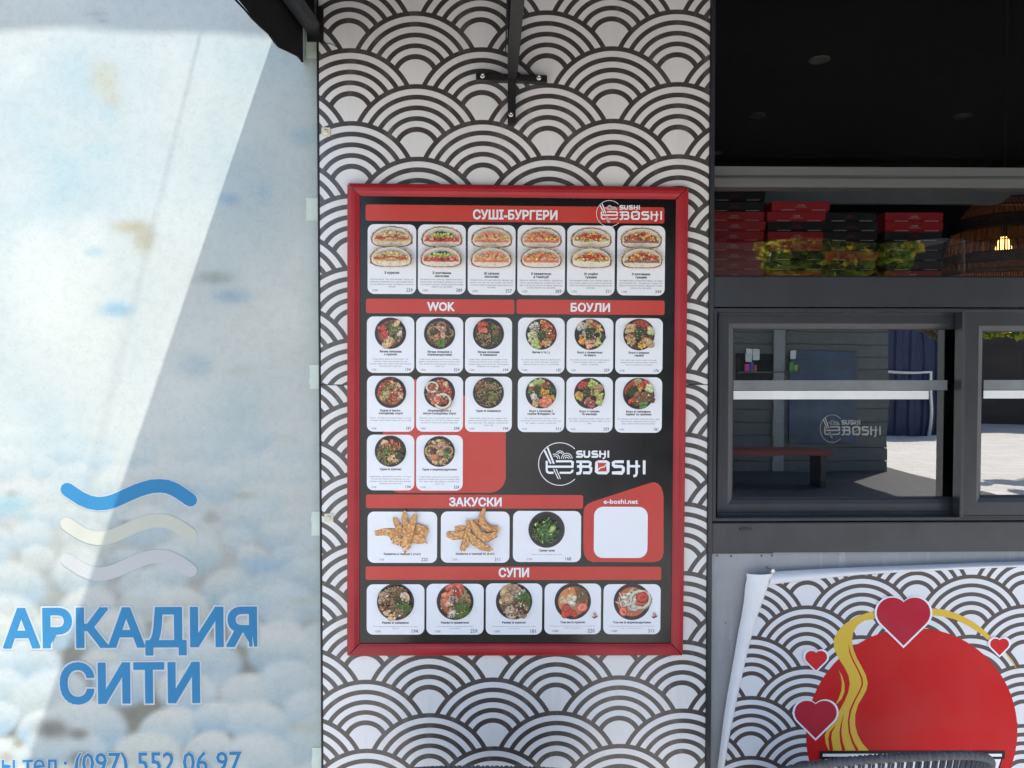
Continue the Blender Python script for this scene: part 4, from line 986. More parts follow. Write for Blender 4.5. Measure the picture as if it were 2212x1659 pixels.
sp_ = [('Рамен зі свининою','Бульйон рамен, куряче яйце, свинина, яєчна локшина, омлет, гливи, цибуля|порей, норі','1/500','194','s1',bx(crS,333,322,1062,957)),
 ('Рамен із креветкою','Бульйон рамен, куряче яйце, локшина удон, креветка, томати,|цибуля порей, норі','1/500','259','s2',bx(crS,1087,316,1811,957)),
 ('Рамен із куркою','Бульйон рамен, куряче яйце, локшина удон, куряче філе, омлет, печериці,|цибуля порей, норі','1/500','181','s3',bx(crS,1835,298,415,957,crT)),
 ('Том ям із куркою','Бульйон суймоно, імбир корінь, молоко кокосове, паста том ям, томати чері,|куряче філе, печериці, рис','1/400','220','s4',bx(crT,440,300,1127,912)),
 ('Том ям із морепродуктами','Бульйон суймоно, імбир корінь, молоко кокосове, паста том ям, томати чері,|лосось філе, кальмар, креветка, рис','1/400','311','s5',bx(crT,1152,307,1848,912))]
for t_, d_, po, p_, k_, b_ in sp_: card(b_, t_, d_, po, p_, 'D', k_)
# the round sign, large on the poster and small over the first heading
LW = C(228,230,234)
ar = Art(yTx - .0004); kq = (uv(1200,1000)[0] - uv(1100,1000)[0])/100/K*(700/2074)*1.0*1.0
draw_logo(ar, crQ, (crQ(100,400)[0]-crQ(0,400)[0])/100, LW, RED); ar.build('large_sign_print', bd)
# small one: crop [2000,780,2650,1180] at 3.403; same drawing shifted and scaled
def small(x, y):
    sx = (1360 + (x-605)*.704); sy = (208 + (y-435)*.704); return ptp(crop(2000,780,2212/650))(sx, sy)
ar = Art(yTx - .0004); draw_logo(ar, small, (small(100,400)[0]-small(0,400)[0])/100, LW, None); ar.build('small_sign_print', bd)
# ================================================================== THE SERVING WINDOW
sw = thing('serving_window', 'anthracite serving window with transom pane and two sliding sashes', 'window', (0,0,0))
xj0 = xR + .0008; xj1 = P(1540.5, 829).x
def zz(py, Y): return P(1800, py, Y).z
def X_(px, py=900, Y=0.0): return P(px, py, Y).x
def Z_(py, px=1800, Y=0.0): return P(px, py, Y).z
zt0, zt1 = Z_(663), Z_(598)                      # transom bar
zs1, zs0 = Z_(1128.5), Z_(1192.6)                # sill member
mb = MB(); mb.box(xj0, xj1 - .001, -.006, .10, .10, 3.0, bev=.002); mb.build('jamb', M['anthracite'], sw)
mb = MB(); mb.box(xj1, xWR, -.001, .085, zt0, zt1, bev=.0015); mb.build('transom_bar', M['anthracite'], sw)
mb = MB(); mb.box(xj1 - .0005, xWR, -.004, .09, zs0, zs1, bev=.0018); sill = mb.build('sill_member', M['anth_sill'], sw)
mb = MB(); mb.box(xWR, xWR + .02, -.006, .10, .10, 3.0, bev=.002); mb.build('jamb', M['anthracite'], sw)
mb = MB(); mb.box(xj1, xWR, .0, .085, 2.68, 3.0); mb.build('head_member', M['anthracite'], sw)  # unseen; brought low to block sun passing over the canopy
mb = MB(); mb.box(xj1 - .001, xWR, .012, .018, zt1 + .0005, zt1 + .004); mb.build('gasket', M['gasket'], sw)
mb = MB(); mb.face([(xj1, .03, zt1), (xWR, .03, zt1), (xWR, .03, 2.685), (xj1, .03, 2.685)]); mb.build('transom_pane', M['glass_top'], sw)
# outer track frame
fx0 = X_(1541.5); ft = Z_(665.7); fb = Z_(1126)
mb = MB()
mb.box(fx0, fx0 + .009, .004, .085, fb, ft, bev=.001); mb.box(fx0 + .009, xWR - .001, .004, .085, ft - .010, ft, bev=.001)
mb.box(fx0 + .009, xWR - .001, .004, .085, fb, fb + .0085, bev=.001)
mb.build('track_frame', M['anthracite'], sw)
def sash(px0, px1, py0, py1, wl, yf, name, stile_r=None):
    x0, x1 = X_(px0, 900, yf), X_(px1, 900, yf); z1, z0 = Z_(py0, 1800, yf), Z_(py1, 1800, yf)
    e = bpy.data.objects.new(name, None); COL.objects.link(e); e.parent = sw
    w_ = wl
    frame_rails(x0, x1, z0, z1, [(0, yf+.035),(0, yf+.003),(.002, yf),(.0085, yf+.0005),(.0095, yf+.0028),(w_-.014, yf+.0028),(w_-.003, yf+.008),(w_, yf+.010),(w_, yf+.035)], M['anthracite'], e, 'sash_rail', .00015)
    mb = MB(); i = w_ - .001
    for a, b, c, d in ((x0+i, x1-i, z0+i, z0+i+.004), (x0+i, x1-i, z1-i-.003, z1-i), (x0+i, x0+i+.003, z0+i, z1-i), (x1-i-.003, x1-i, z0+i, z1-i)):
        mb.box(a, b, yf+.011, yf+.016, c, d)
    mb.build('glazing_bead', M['gasket'], e)
    mb = MB(); mb.face([(x0+i, yf+.017, z0+i), (x1-i, yf+.017, z0+i), (x1-i, yf+.017, z1-i), (x0+i, yf+.017, z1-i)]); mb.build('pane', M['glass'], e)
    return e, x0, x1, z0, z1
wl = X_(1583) - X_(1546)
s1 = sash(1549.5, 2113, 674.5, 1113.5, wl*.98, .044, 'sash')
s2 = sash(2077.5, 2615, 667, 1122.5, X_(2124.6) - X_(2077.7), .002, 'sash')
# name sticker on the first pane: the round sign again, pale and worn
M['sticker'] = mat('worn_white_sticker', (.17,.175,.17), .5, var=.35, vscale=60)
cw = crop(2700, 1100, 2009/1332)
def stick(x, y):
    px, py = cw(870 + (x - 605)*.288, 893 + (y - 455)*.33); p = P(px, py, .0605); return (p.x, p.z)
ar = Art(.0605); draw_logo(ar, stick, abs(stick(100,400)[0]-stick(0,400)[0])/100*1.08, (.3,.31,.3)); ar.build('sticker', s1[0], M['sticker'])
# drain slot cover on the sill
c = P(1611, 1145.5, -.005); e = MB()
e.prism(rrect(-.016+c.x, .016+c.x, c.z-.0005, c.z+.0055, .0028, 4), -.0078, -.0038); slot = e.build('drain_cover', M['anth_sill'], sw)
e = MB(); e.box(c.x-.0155, c.x+.0155, -.0082, -.0079, c.z+.0018, c.z+.0030); e.build('slot', M['gasket'], slot)
e = MB(); e.box(c.x-.011, c.x+.011, -.0068, -.0038, c.z-.0042, c.z-.0008, bev=.0006); e.build('lip', M['anth_sill'], slot)
# apron wall under the sill
def apron_mat():
    m, t, p = newmat('weathered_apron'); N = nodes_math(t)
    f = noise(t, 4, 6, .65); s_ = noise(t, 9, 5, .7, stretch=(4,1,.7)); g_ = noise(t, 120, 2, .5)
    c_ = mixcol(t, ramp(t, f, .3, .7), (.255,.265,.28), (.34,.35,.36))
    c_ = mixcol(t, N('MULTIPLY', ramp(t, s_, .56, .7), .55), c_, (.47,.47,.46))
    c_ = mixcol(t, N('GREATER_THAN', g_, .77), c_, (.10,.10,.10))
    t.links.new(c_, p.inputs['Base Color']); p.inputs['Roughness'].default_value = .5
    bump(t, p, f, .1, .01); return m
apr = thing('apron_panel', 'grey weathered metal panel under the window sill, behind the vinyl banner', 'wall panel', (0,0,0))
mb = MB(); mb.box(xj1 - .0005, xWR, .010, .085, .1, zs0 - .0005); mb.build('sheet', apron_mat(), apr)
mb = MB(); mb.box(xj1 + .0015, xj1 + .165, .007, .010, zs0 - .0048, zs0 - .001); mb.build('trim_strip', M['anth_sill'], apr)
for px, py in ((1549.5,1199),(1645.5,1199),(1668,1198.5),(1580,1200)):
    c = P(px, py + 2, .006); mb = MB(); mb.tube([(c.x, .010, c.z), (c.x, .0058, c.z)], .0018, 8); mb.build('rivet', M['gasket'], apr)
mb = MB(); mb.box(xj1, xWR, .086, .10, 0, zs0); struct(mb.build('wall_below_window', m_wall))

# ================================================================== INTERIOR
ix0, ix1, iy1, iz1 = xj1 - .35, 3.6, 4.6, 3.0
def slab(name, x0, x1, y0, y1, z0, z1, m_): mb = MB(); mb.box(x0, x1, y0, y1, z0, z1); return struct(mb.build(name, m_))
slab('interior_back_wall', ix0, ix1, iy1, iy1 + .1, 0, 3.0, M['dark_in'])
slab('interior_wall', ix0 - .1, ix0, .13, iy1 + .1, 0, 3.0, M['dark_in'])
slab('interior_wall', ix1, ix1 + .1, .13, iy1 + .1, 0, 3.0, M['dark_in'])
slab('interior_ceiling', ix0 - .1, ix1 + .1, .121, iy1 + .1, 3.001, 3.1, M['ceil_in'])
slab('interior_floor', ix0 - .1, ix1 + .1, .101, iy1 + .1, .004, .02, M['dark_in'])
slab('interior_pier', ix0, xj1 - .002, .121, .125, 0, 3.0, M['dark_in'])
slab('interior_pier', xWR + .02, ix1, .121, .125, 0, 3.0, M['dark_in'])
# ceiling spots
M['spot'] = mat('dull_spot_trim', (.55,.52,.42), .4, var=.1)
for px, py, lab in ((1770,128,'round recessed ceiling spotlight nearest the shop window'),(1635,248,'round recessed ceiling spotlight midway into the dark room'),(1546,330,'round recessed ceiling spotlight beside the window jamb'),(2080,250,'round recessed ceiling spotlight above the woven lamp')):
    c = PZ(px, py, 2.999); sp = thing('ceiling_spotlight', lab, 'spotlight', (c.x, c.y, 2.999), 'ceiling spotlights in the dark room')
    mb = MB(); mb.lathe([(.048,-.0005),(.048,-.006),(.040,-.008),(.032,-.004),(.030,-.0005)], (0,0,0), 24); mb.build('trim_ring', M['spot'], sp)
    mb = MB(); mb.lathe([(.0001,-.004),(.015,-.006),(.030,-.002)], (0,0,0), 24); mb.build('lens', M['white_lam'], sp)
# steel beam behind the transom
bm_ = thing('steel_beam', 'brushed steel double rail running behind the transom glass', 'beam', (0,0,0))
yb = .16
mb = MB(); mb.box(ix0 + .002, ix1 - .002, yb, yb + .05, zz(378.5, yb), zz(360, yb), bev=.002); mb.build('upper_rail', M['alu'], bm_)
mb = MB(); mb.box(ix0 + .002, ix1 - .002, yb + .004, yb + .05, zz(385, yb), zz(379.2, yb)); mb.build('groove', M['anthracite'], bm_)
for a_, b_ in ((381.3, 380.2), (384.2, 382.8)):
    mb = MB(); mb.box(ix0 + .002, ix1 - .002, yb + .001, yb + .0039, zz(a_, yb), zz(b_, yb)); mb.build('bead', M['alu'], bm_)
mb = MB(); mb.box(ix0 + .002, ix1 - .002, yb - .003, yb + .05, zz(405, yb), zz(385.6, yb), bev=.002); mb.build('lower_rail', M['alu'], bm_)
yv = .95
bv = MB(); bv.box(ix0 + .003, ix1 - .003, yv, yv + .02, zz(440, yv), zz(400, yv)); M['val'] = mat('dull_grey_valance', (.55,.55,.52), .6)
tag(bv.build('valance_board', M['val']), 'dull grey board across the room behind the stacked boxes', 'board')
# pale strips stuck across the panes
M['strip_w'] = mat('white_film_strip', (.70,.70,.68), .4, var=.06, vscale=14); M['strip_g'] = mat('grey_frosted_strip', (.16,.175,.18), .45, var=.2, vscale=10)
def strip(e, px0, px1, py0, py1, Y, mt_, name='film_strip'):
    mb = MB(); a_, b_ = X_(px0, 850, Y), X_(px1, 850, Y); mb.box(a_, b_, Y - .0004, Y, zz(py1, Y), zz(py0, Y)); mb.build(name, mt_, e)
strip(s1[0], 1583.5, 2046, 821.5, 843, .0604, M['strip_g']); strip(s1[0], 1583.5, 2006, 844.3, 862.5, .0604, M['strip_w'])
strip(s2[0], 2124.5, 2480, 821, 842.5, .0184, M['strip_g']); strip(s2[0], 2124.5, 2480, 843.8, 861, .0184, M['strip_w'])
# shelf carrying the cartons
yx = .42
zsh = zz(606, yx)
sf = thing('carton_shelf', 'dark shelf holding the stacked takeaway cartons behind the transom', 'shelf', (0,0,0))
mb = MB(); mb.box(ix0 + .002, X_(2070, 600, yx), yx - .02, yx + .26, zsh - .022, zsh); mb.build('board', M['anthracite'], sf)
for x in (ix0 + .03, X_(2060, 600, yx) - .04):
    for y in (yx + .02, yx + .2):
        mb = MB(); mb.box(x, x + .03, y, y + .03, .02, zsh - .0225); mb.build('leg', M['gasket'], sf)
# cartons
BHt, BDp = .0308, .19
def carton_meshes(wd, colm, ink):
    a = MB(); h = BHt - .0006; d = BDp; i = .004
    # lid over tray: front leans in towards the bottom, a small lip shows
    lidp = [(-wd/2, 0, h), (wd/2, 0, h), (wd/2, d, h), (-wd/2, d, h)]
    lo = [(-wd/2+i*.3, .002, .006), (wd/2-i*.3, .002, .006), (wd/2-i*.3, d-.002, .006), (-wd/2+i*.3, d-.002, .006)]
    bo = [(-wd/2+i, .006, 0.0), (wd/2-i, .006, 0.0), (wd/2-i, d-.006, 0.0), (-wd/2+i, d-.006, 0.0)]
    a.face(lidp); a.face(list(reversed(bo)))
    for A, B in ((lidp, lo), (lo, bo)):
        for k in range(4): a.face([A[k], B[k], B[(k+1)%4], A[(k+1)%4]])
    me = a.mesh('carton_body'); me.materials.append(colm)
    t_ = MB(); t_.box(-.021, .021, .0005, .003, .0030, .0050); mt_ = t_.mesh('tab'); mt_.materials.append(M['cardedge'])
    return me, mt_
ctx = {}
tmp = thing('tmp_text', 'x', 'x')
for key, ink in (('r', 'inkwhite'), ('k', 'inkred')):
    text('EBOSHI', (-.0105, .0105, .0165, .0205), tmp, 'lettering#' + key, M[ink], .02, -.0006, rot180=True)
    text('СМАКУЙТЕ З', (-.0185, .0185, .0105, .0145), tmp, 'lettering#' + key, M[ink], .02, -.0006, rot180=True)
made = flush_text()
letm = {}
for (pr_, nm_), o in made.items():
    if pr_ == tmp:
        letm[nm_[-1]] = o.data; bpy.data.objects.remove(o)
bpy.data.objects.remove(tmp)
NUM = ['topmost', 'second from the top', 'third from the top', 'fourth from the top', 'fifth from the top', 'sixth from the top', 'seventh from the top', 'eighth from the top', 'lowest']
stacks = [((1520,1653), 'KKRRRRRRR', 'the stack tucked behind the window jamb'), ((1658,1784), 'RRKRRKKR', 'the second stack from the jamb'),
          ((1779,1896), 'KKKKRKK', 'the mostly black stack'), ((1912,2037), 'RRKKKKR', 'the stack next to the woven lamp')]
rb = random.Random(11); cm = {}
for si, ((p0, p1), seq, where) in enumerate(stacks):
    xa, xb = X_(p0, 520, yx), X_(p1, 520, yx); wd = xb - xa; n = len(seq)
    for i, ch_ in enumerate(seq):
        key = (si, ch_)
        if key not in cm: cm[key] = carton_meshes(wd, M['redcard'] if ch_ == 'R' else M['blackcard'], None)
        cn = 'red' if ch_ == 'R' else 'black'
        nm = NUM[i] if i < n-1 else 'lowest'
        e = thing('takeaway_carton', f'{cn} takeaway carton, {nm} of {where}', 'carton', ((xa+xb)/2 + rb.uniform(-.003,.003), yx + rb.uniform(0,.006), zsh + .0002 + (n-1-i)*BHt), 'stacked takeaway cartons')
        if si == 1 and i == 0: e.location.x += .009; e.location.y -= .012
        if si == 0 and i == 0: e.rotation_euler = (0, -.02, .05); e.location.x += .004; e.location.z += .0022
        if si == 3 and i == 0: e.location.x += .004
        e.rotation_euler.z += rb.uniform(-.012, .012)
        me, tb = cm[key]
        obj('carton_body', me, None, e)
        for dx_ in (-wd*.33, wd*.19):
            t_ = obj('tab', tb, None, e); t_.location = (dx_ + .021, 0, 0)
        obj('lettering', letm['r' if ch_ == 'R' else 'k'], None, e)
# woven pendant lamp
ly = 1.05
lc = P(2168, 520, ly); rL = 118/FPX*(ly+2.0)
zl0, zl1 = zz(594, ly), zz(432, ly)
pl = thing('pendant_lamp', 'bell-shaped woven reed pendant lamp with a glowing bulb', 'lamp', (lc.x, ly, zl0))
Hh = zl1 - zl0
def rad(t): return rL*(1.0 - .10*t - .42*t**2.6)
mb = MB()
for k in range(150):
    a = 2*math.pi*k/150; da = .0135*(1 + .3*math.sin(k*3.7))
    for s_ in (0,):
        L_, R_ = [], []
        for t in np.linspace(0, 1, 7):
            q = rad(t) + .002*math.sin(k*2.3 + t*5)
            L_.append((q*math.cos(a-da), q*math.sin(a-da), t*Hh)); R_.append((q*math.cos(a+da), q*math.sin(a+da), t*Hh))
        mb.grid([L_, R_], None, False)
stuff(mb.build('reeds', M['reed'], pl))
for t0, t1 in ((.12,.26),(.56,.76),(.985,1.0)):
    mb = MB(); pr_ = [(rad(t) + .004, t*Hh) for t in np.linspace(t0, t1, 5)] + [(rad(t) - .004, t*Hh) for t in np.linspace(t1, t0, 5)]
    mb.lathe(pr_ + [pr_[0]], (0,0,0), 48); mb.build('woven_band', M['reedband'], pl)
for t0 in (.40, .88):
    mb = MB(); mb.tube([((rad(t0)+.002)*math.cos(a*.1309), (rad(t0)+.002)*math.sin(a*.1309), t0*Hh) for a in range(49)], .0025, 6); mb.build('binding', M['reedband'], pl)
mb = MB(); mb.lathe([(rad(0)+.006,-.004),(rad(0)+.010,.004),(rad(0)+.004,.012),(rad(0)-.006,.008),(rad(0)-.006,-.002),(rad(0)+.006,-.004)], (0,0,0), 48); mb.build('rim', M['reed'], pl)
mb = MB(); mb.lathe([(rad(1)-.002, Hh), (.03, Hh+.02), (.0001, Hh+.022)], (0,0,0), 32); mb.build('crown', M['reedband'], pl)
mb = MB(); mb.tube([(0,0,Hh+.02), (0,0,3.0-zl0)], .003, 8); mb.build('cord', M['cable'], pl)
def emat(name, col, st):
    m, t, p = newmat(name); p.inputs['Emission Color'].default_value = (*col, 1); p.inputs['Emission Strength'].default_value = st
    p.inputs['Base Color'].default_value = (.9,.7,.4,1); return m
mb = MB(); zb = .40*Hh; mb.lathe([(.0001,-.045),(.018,-.040),(.027,-.022),(.028,-.008),(.020,.016),(.013,.034),(.0001,.036)], (0,0,zb), 20); mb.build('bulb', emat('warm_bulb', (1.0,.42,.09), 8.0), pl)
mb = MB(); mb.lathe([(.0001,.033),(.0145,.033),(.0145,.075),(.0001,.075)], (0,0,zb), 16); mb.build('bulb_socket', M['cable'], pl)
mb = MB(); mb.tube([(0,0,zb+.074), (0,0,Hh+.02)], .003, 8); mb.build('lamp_flex', M['cable'], pl)

# ================================================================== THE VINYL BANNER
vb = thing('vinyl_banner', 'scallop-printed vinyl banner with red disc and hearts, edges curling off the grey panel', 'banner', (0,0,0))
c7 = crop(2700, 2000, 2158/1332)
YV = -.018
def v7(x, y, Y=YV): p = P(*c7(x, y), Y); return (p.x, p.z)
WV = v7(1475,490)[0] - v7(775,490)[0]
M['vwave'] = wavemat('banner_scallops', WV, v7(775,490), R(-.1), (.70,.715,.735), (.060,.048,.046), .5, scuff=False, bmp=.16)
xbr = 1.86
sheet = [v7(505,470), v7(1000,438), v7(1500,400), v7(2158,362), (xbr, v7(2158,362)[1] + .012), (xbr, .30), v7(130,2400)]
sheet[-1] = (v7(0,1650)[0] + (v7(225,1650)[0]-v7(0,1650)[0]) - .02, .30)
sheet += [v7(228,1659), v7(262,1480), v7(300,1300), v7(345,1100), v7(385,900), v7(440,700)]
mb = MB(); mb.prism(sheet, YV, YV + .0012); mb.build('sheet', M['vwave'], vb)
# rolled edges
def roll(L, Rr, bul, name, ybase=YV - .002):
    rows = []
    for (lx, lz), (rx, rz) in zip(L, Rr):
        row = []
        for k in range(13):
            t = k/12; s_ = math.sin(math.pi*t)
            row.append((lx + (rx-lx)*t, ybase + .012*(1-t)*0 - bul*(s_**.7) + .010*(1 - t), lz + (rz-lz)*t))
        rows.append(row)
    mb = MB(); mb.grid(rows, None, True); mb.grid([[(x, y + .0012, z) for x, y, z in r] for r in reversed(rows)], None, True)
    return mb.build(name, M['vinylback'], vb)
Lp = [(395,424),(397,455),(388,500),(378,600),(362,700),(342,800),(325,900),(308,1000),(290,1100),(272,1200),(255,1310),(240,1420),(226,1540),(210,1660),(198,1800),(180,2000)]
Rp = [(556,414),(540,452),(522,500),(488,600),(452,700),(424,800),(398,900),(374,1000),(352,1100),(330,1200),(308,1310),(284,1420),(262,1540),(243,1660),(226,1800),(205,2000)]
roll([v7(*p) for p in Lp], [v7(*p) for p in Rp], .014, 'side_curl')
Up = [(545,414),(620,409),(750,401),(900,393),(1100,384),(1300,377),(1500,370),(1750,360),(2000,351),(2158,346),(2600,330),(2900,322)]
Lo = [(525,490),(620,478),(750,462),(900,446),(1100,427),(1300,413),(1500,403),(1750,391),(2000,380),(2158,374),(2600,358),(2900,350)]
roll([v7(*p) for p in Up], [v7(*p) for p in Lo], .010, 'top_curl')
c = P(*c7(550, 402), -.03); mb = MB(); mb.tube([(c.x, .009, c.z), (c.x, -.036, c.z + .002)], .0022, 8); mb.tube([(c.x, -.036, c.z+.002), (c.x, -.038, c.z+.002)], .0050, 10); mb.build('screw', M['zinc'], vb)
# printed motifs
y0p = YV - .0004
vr = lambda c_: tuple(v*1.0 for v in c_)
DISC = C(188,24,26); HRT = C(172,28,50); HRT2 = C(196,34,38); GOLD = C(214,178,66); WH = C(226,230,236); BLK = C(30,28,28)
ar = Art(y0p); cD = v7(1443,1440); rD = v7(1443+672,1440)[0]-cD[0]; ar.disc(cD, rD, DISC, 96); ar.build('red_disc', vb, M['vprint'])
def ribbon(pts): return [v7(*p) for p in pts]
ar = Art(y0p - .0003)
ar.poly(ribbon([(1215,655),(1150,670),(1085,695),(1020,735),(970,785),(945,835),(943,880),(960,930),(985,975),(1015,1020),(1038,1070),(1046,1120),(1036,1175),(1012,1235),(975,1300),(935,1360),(900,1410),(887,1450),(893,1500),(912,1547),(1168,1547),(1125,1500),(1095,1445),(1080,1385),(1080,1320),(1098,1255),(1128,1205),(1152,1160),(1160,1115),(1148,1065),(1120,1010),(1090,955),(1068,900),(1060,845),(1068,795),(1095,748),(1140,718),(1215,705)]), GOLD)
def vs(pts, wd, col): ar.stroke(ribbon(pts), wd*abs(v7(100,900)[0]-v7(0,900)[0])/100 if not isinstance(wd, list) else [q*abs(v7(100,900)[0]-v7(0,900)[0])/100 for q in wd], col, False)
vs([(1038,872),(1046,920),(1068,975),(1100,1035),(1122,1085),(1126,1125),(1108,1170),(1078,1225),(1050,1290),(1038,1360),(1044,1430),(1066,1495),(1094,1547)], [2,8,9,9,10,10,9,10,12,12,12,14,18], DISC)
vs([(1006,1318),(992,1380),(986,1430),(992,1490),(1008,1547)], [2,8,13,16,22], DISC)
vs([(955,1385),(925,1430),(918,1470),(928,1547)], [2,14,20,24], DISC)
ar.poly(ribbon([(974,1030),(998,1075),(1012,1120),(1012,1170),(995,1215),(950,1262),(975,1215),(992,1165),(996,1115),(988,1070)]), GOLD)
ar.poly(ribbon([(1555,638),(1650,648),(1740,678),(1820,718),(1890,768),(1955,832),(1936,850),(1870,795),(1790,745),(1710,708),(1630,690),(1555,684)]), GOLD)
ar.poly(ribbon([(2038,918),(2070,955),(2095,995),(2121,1045),(2080,985),(2052,945)]), GOLD)
ar.build('golden_ribbons', vb, M['vprint'])
ar = Art(y0p - .0015)
ar.poly(ribbon([(853,1548),(2033,1548),(2033,1598),(2018,1600),(1990,1700),(1920,1810),(1800,1910),(1640,1980),(1443,2005),(1250,1980),(1090,1910),(970,1810),(895,1700),(868,1600),(853,1598)]), BLK)
ar.poly(ribbon([(872,1566),(2014,1566),(2014,1584),(872,1584)]), WH)
ar.poly(ribbon([(878,1600),(2008,1600),(1978,1695),(1908,1798),(1790,1895),(1635,1962),(1443,1986),(1255,1962),(1098,1895),(980,1798),(908,1695)]), WH)
ar.build('bowl_print', vb, M['vprint'])
def heart_pts(cx, cy, wd):
    s = wd/ (1.0 + math.sqrt(2)/2 + .0)*1.0
    r_ = s/2*1.0; pts = []
    # two lobes on a 45 degree square
    a = s/ math.sqrt(2)/2
    for k in range(0, 19): th = R(-45 + 180*k/18); pts.append((a + r_*math.cos(th), a + r_*math.sin(th)))
    for k in range(0, 19): th = R(45 + 180*k/18); pts.append((-a + r_*math.cos(th), a + r_*math.sin(th)))
    pts.append((0, -s/math.sqrt(2)*1.0))
    xs_ = [p[0] for p in pts]; ys_ = [p[1] for p in pts]; k = wd/(max(xs_)-min(xs_)); my = (max(ys_)+min(ys_))/2
    return [(cx + x*k, cy - (y - my)*k*.98) for x, y in pts]
for cx, cy, wd, col in ((1386,723,342,HRT),(829,972,140,HRT2),(1998,885,120,HRT2),(826,1347,268,HRT)):
    ar = Art(y0p - .0022); ar.poly(ribbon(heart_pts(cx, cy + wd*.012, wd + 26)), WH); ar.poly(ribbon(heart_pts(cx, cy, wd)), col); ar.build('heart', vb, M['vprint'])

# ================================================================== ROPE CHAIRS
def rope_chair(cx, cy, rz, label, ztop_=.80):
    e = thing('rope_chair', label, 'chair', (cx, cy, 0), 'rope chairs at the counter'); e.rotation_euler = (0, 0, rz)
    # back rail: a wide bow, highest at the back (towards -y), sinking to the arms
    top = []; rx, ry = .29, .30
    for k in range(41):
        a = R(200 + 140*k/40); x, y = rx*math.cos(a), .05 + ry*math.sin(a)
        u = (k-20)/20; top.append(Vector((x*(1+.04*abs(u)), y, ztop_ - .009 - .155*abs(u)**2.1)))
    mb = MB(); P3 = []; rd = []
    for i in range(len(top)-1):
        for q in range(10):
            P3.append(top[i].lerp(top[i+1], q/10)); rd.append(.0080 + (.0012 if q % 4 < 2 else -.0008))
    mb.tube(P3, rd, 10); mb.build('back_rail', M['rope'], e)
    seat = []
    for k in range(41):
        a = R(200 + 140*k/40); seat.append(Vector((.245*math.cos(a), .05 + .235*math.sin(a), .43)))
    mb = MB()
    for i in range(0, 41):
        for dx in (-.0035, .0035):
            a, b = top[i], seat[i]; t_ = (top[min(i+1,40)] - top[max(i-1,0)]).normalized()*dx*1.0
            mid = a.lerp(b, .5) + Vector((0, -.012, 0)) if False else a.lerp(b, .5)
            mb.tube([a + t_ + Vector((0,0,-.004)), mid + t_*.9, b + t_*.8], .0030, 5)
    stuff(mb.build('back_ropes', M['rope'], e))
    mb = MB(); ring = [Vector((.245*math.cos(R(a)), .05 + .235*math.sin(R(a)), .43)) for a in range(0, 361, 9)]
    mb.tube(ring, .012, 8); mb.build('seat_ring', M['chairsteel'], e)
    mb = MB(); mb.lathe([(.0001,.44),(.20,.445),(.225,.455),(.22,.475),(.15,.485),(.0001,.487)], (0,.05,0), 32); mb.build('cushion', M['rope'], e)
    for sx in (-1, 1):
        for sy in (-1, 1):
            mb = MB(); mb.tube([(sx*.17, .05 + sy*.16, .43), (sx*.235, .05 + sy*.225, .0)], .011, 8); mb.build('leg', M['chairsteel'], e)
        mb = MB(); mb.tube([top[0 if sx < 0 else 40], (sx*.235, .12, .43)], .011, 8); mb.build('arm_support', M['chairsteel'], e)
    return e
for px, py, lab in ((1967,1625,'dark grey rope chair with wrapped rail in front of the vinyl banner'),(1064,1654.5,'dark grey rope chair standing under the red-framed menu board')):
    d = ray(px, py); t_ = (.80 - CAM.z)/d.z; q = CAM + d*t_
    rope_chair(q.x, q.y + .25, R(4 if px > 1500 else -2), lab)

# ================================================================== ACROSS THE PAVING (seen mirrored in the panes)
def mirror_ground(px, py):                            # real place of a point on the ground seen mirrored in the window glass
    p = PZ(px, py, 0.0); return Vector((p.x, .12 - p.y, 0))
k1 = mirror_ground(1918, 1024); yk_ = k1.y
kx1 = k1.x; kx0 = kx1 - 3.4
ks = thing('kiosk', 'pale grey clapboard kiosk across the paving', 'kiosk', ((kx0+kx1)/2, yk_, 0))
M['clap'] = mat('pale_clapboard', (.10,.11,.105), .6, var=.14); M['poster_b'] = mat('blue_poster', (.035,.07,.12), .4, var=.4, vscale=3)
hw = (kx1-kx0)/2
mb = MB(); mb.box(-hw + .02, hw - .02, -2.6, -.03, .0, 3.1); mb.build('body', M['clap'], ks)
pk = MB(); pk.box(-hw, hw, -.03, 0, 0, .17); pkm = pk.mesh('plank'); pkm.materials.append(M['clap'])
for i in range(17):
    o = obj('plank', pkm, None, ks); o.location = (0, .004*(i % 2), .02 + i*.18)
mb = MB(); mb.box(-hw - .2, hw + .2, -2.8, .95, 3.1, 3.24); mb.build('roof', M['clap'], ks)  # front overhang extended to throw shade on the planks and paving
def kx(px, py=800): return P(px, py, .12 - yk_).x - (kx0+kx1)/2
def kz_(py, px=1800): return P(px, py, .12 - yk_).z
mb = MB(); mb.box(kx(1705), kx(1848), .006, .03, kz_(955), kz_(760)); mb.build('poster', M['poster_b'], ks)
mb = MB(); mb.box(kx(1588), kx(1668), .006, .02, kz_(850), kz_(765)); hb = mb.build('hatch', M['dark_in'], ks)
mb = MB(); mb.box(kx(1610), kx(1640), .02, .03, kz_(768), kz_(755)); mb.build('hatch_lamp', M['white_lam'], ks)
for q_, (pa_, pb_, ya_, yb_, cl_) in enumerate(((1604,1616,803,786,(.55,.05,.30)),(1617,1626,803,782,(.04,.10,.40)),(1627,1634,803,788,(.50,.08,.03)),(1702,1712,803,782,(.05,.30,.08)),(1713,1722,803,789,(.30,.38,.05)),(1606,1622,782,764,(.6,.66,.64)),(1624,1640,778,756,(.6,.66,.64)),(1704,1716,776,758,(.6,.66,.64)))):
    mb = MB(); mb.box(kx(pa_), kx(pb_), .032, .06, kz_(ya_), kz_(yb_), bev=.006); mb.build('packet', mat('packet_print', cl_, .4), ks)
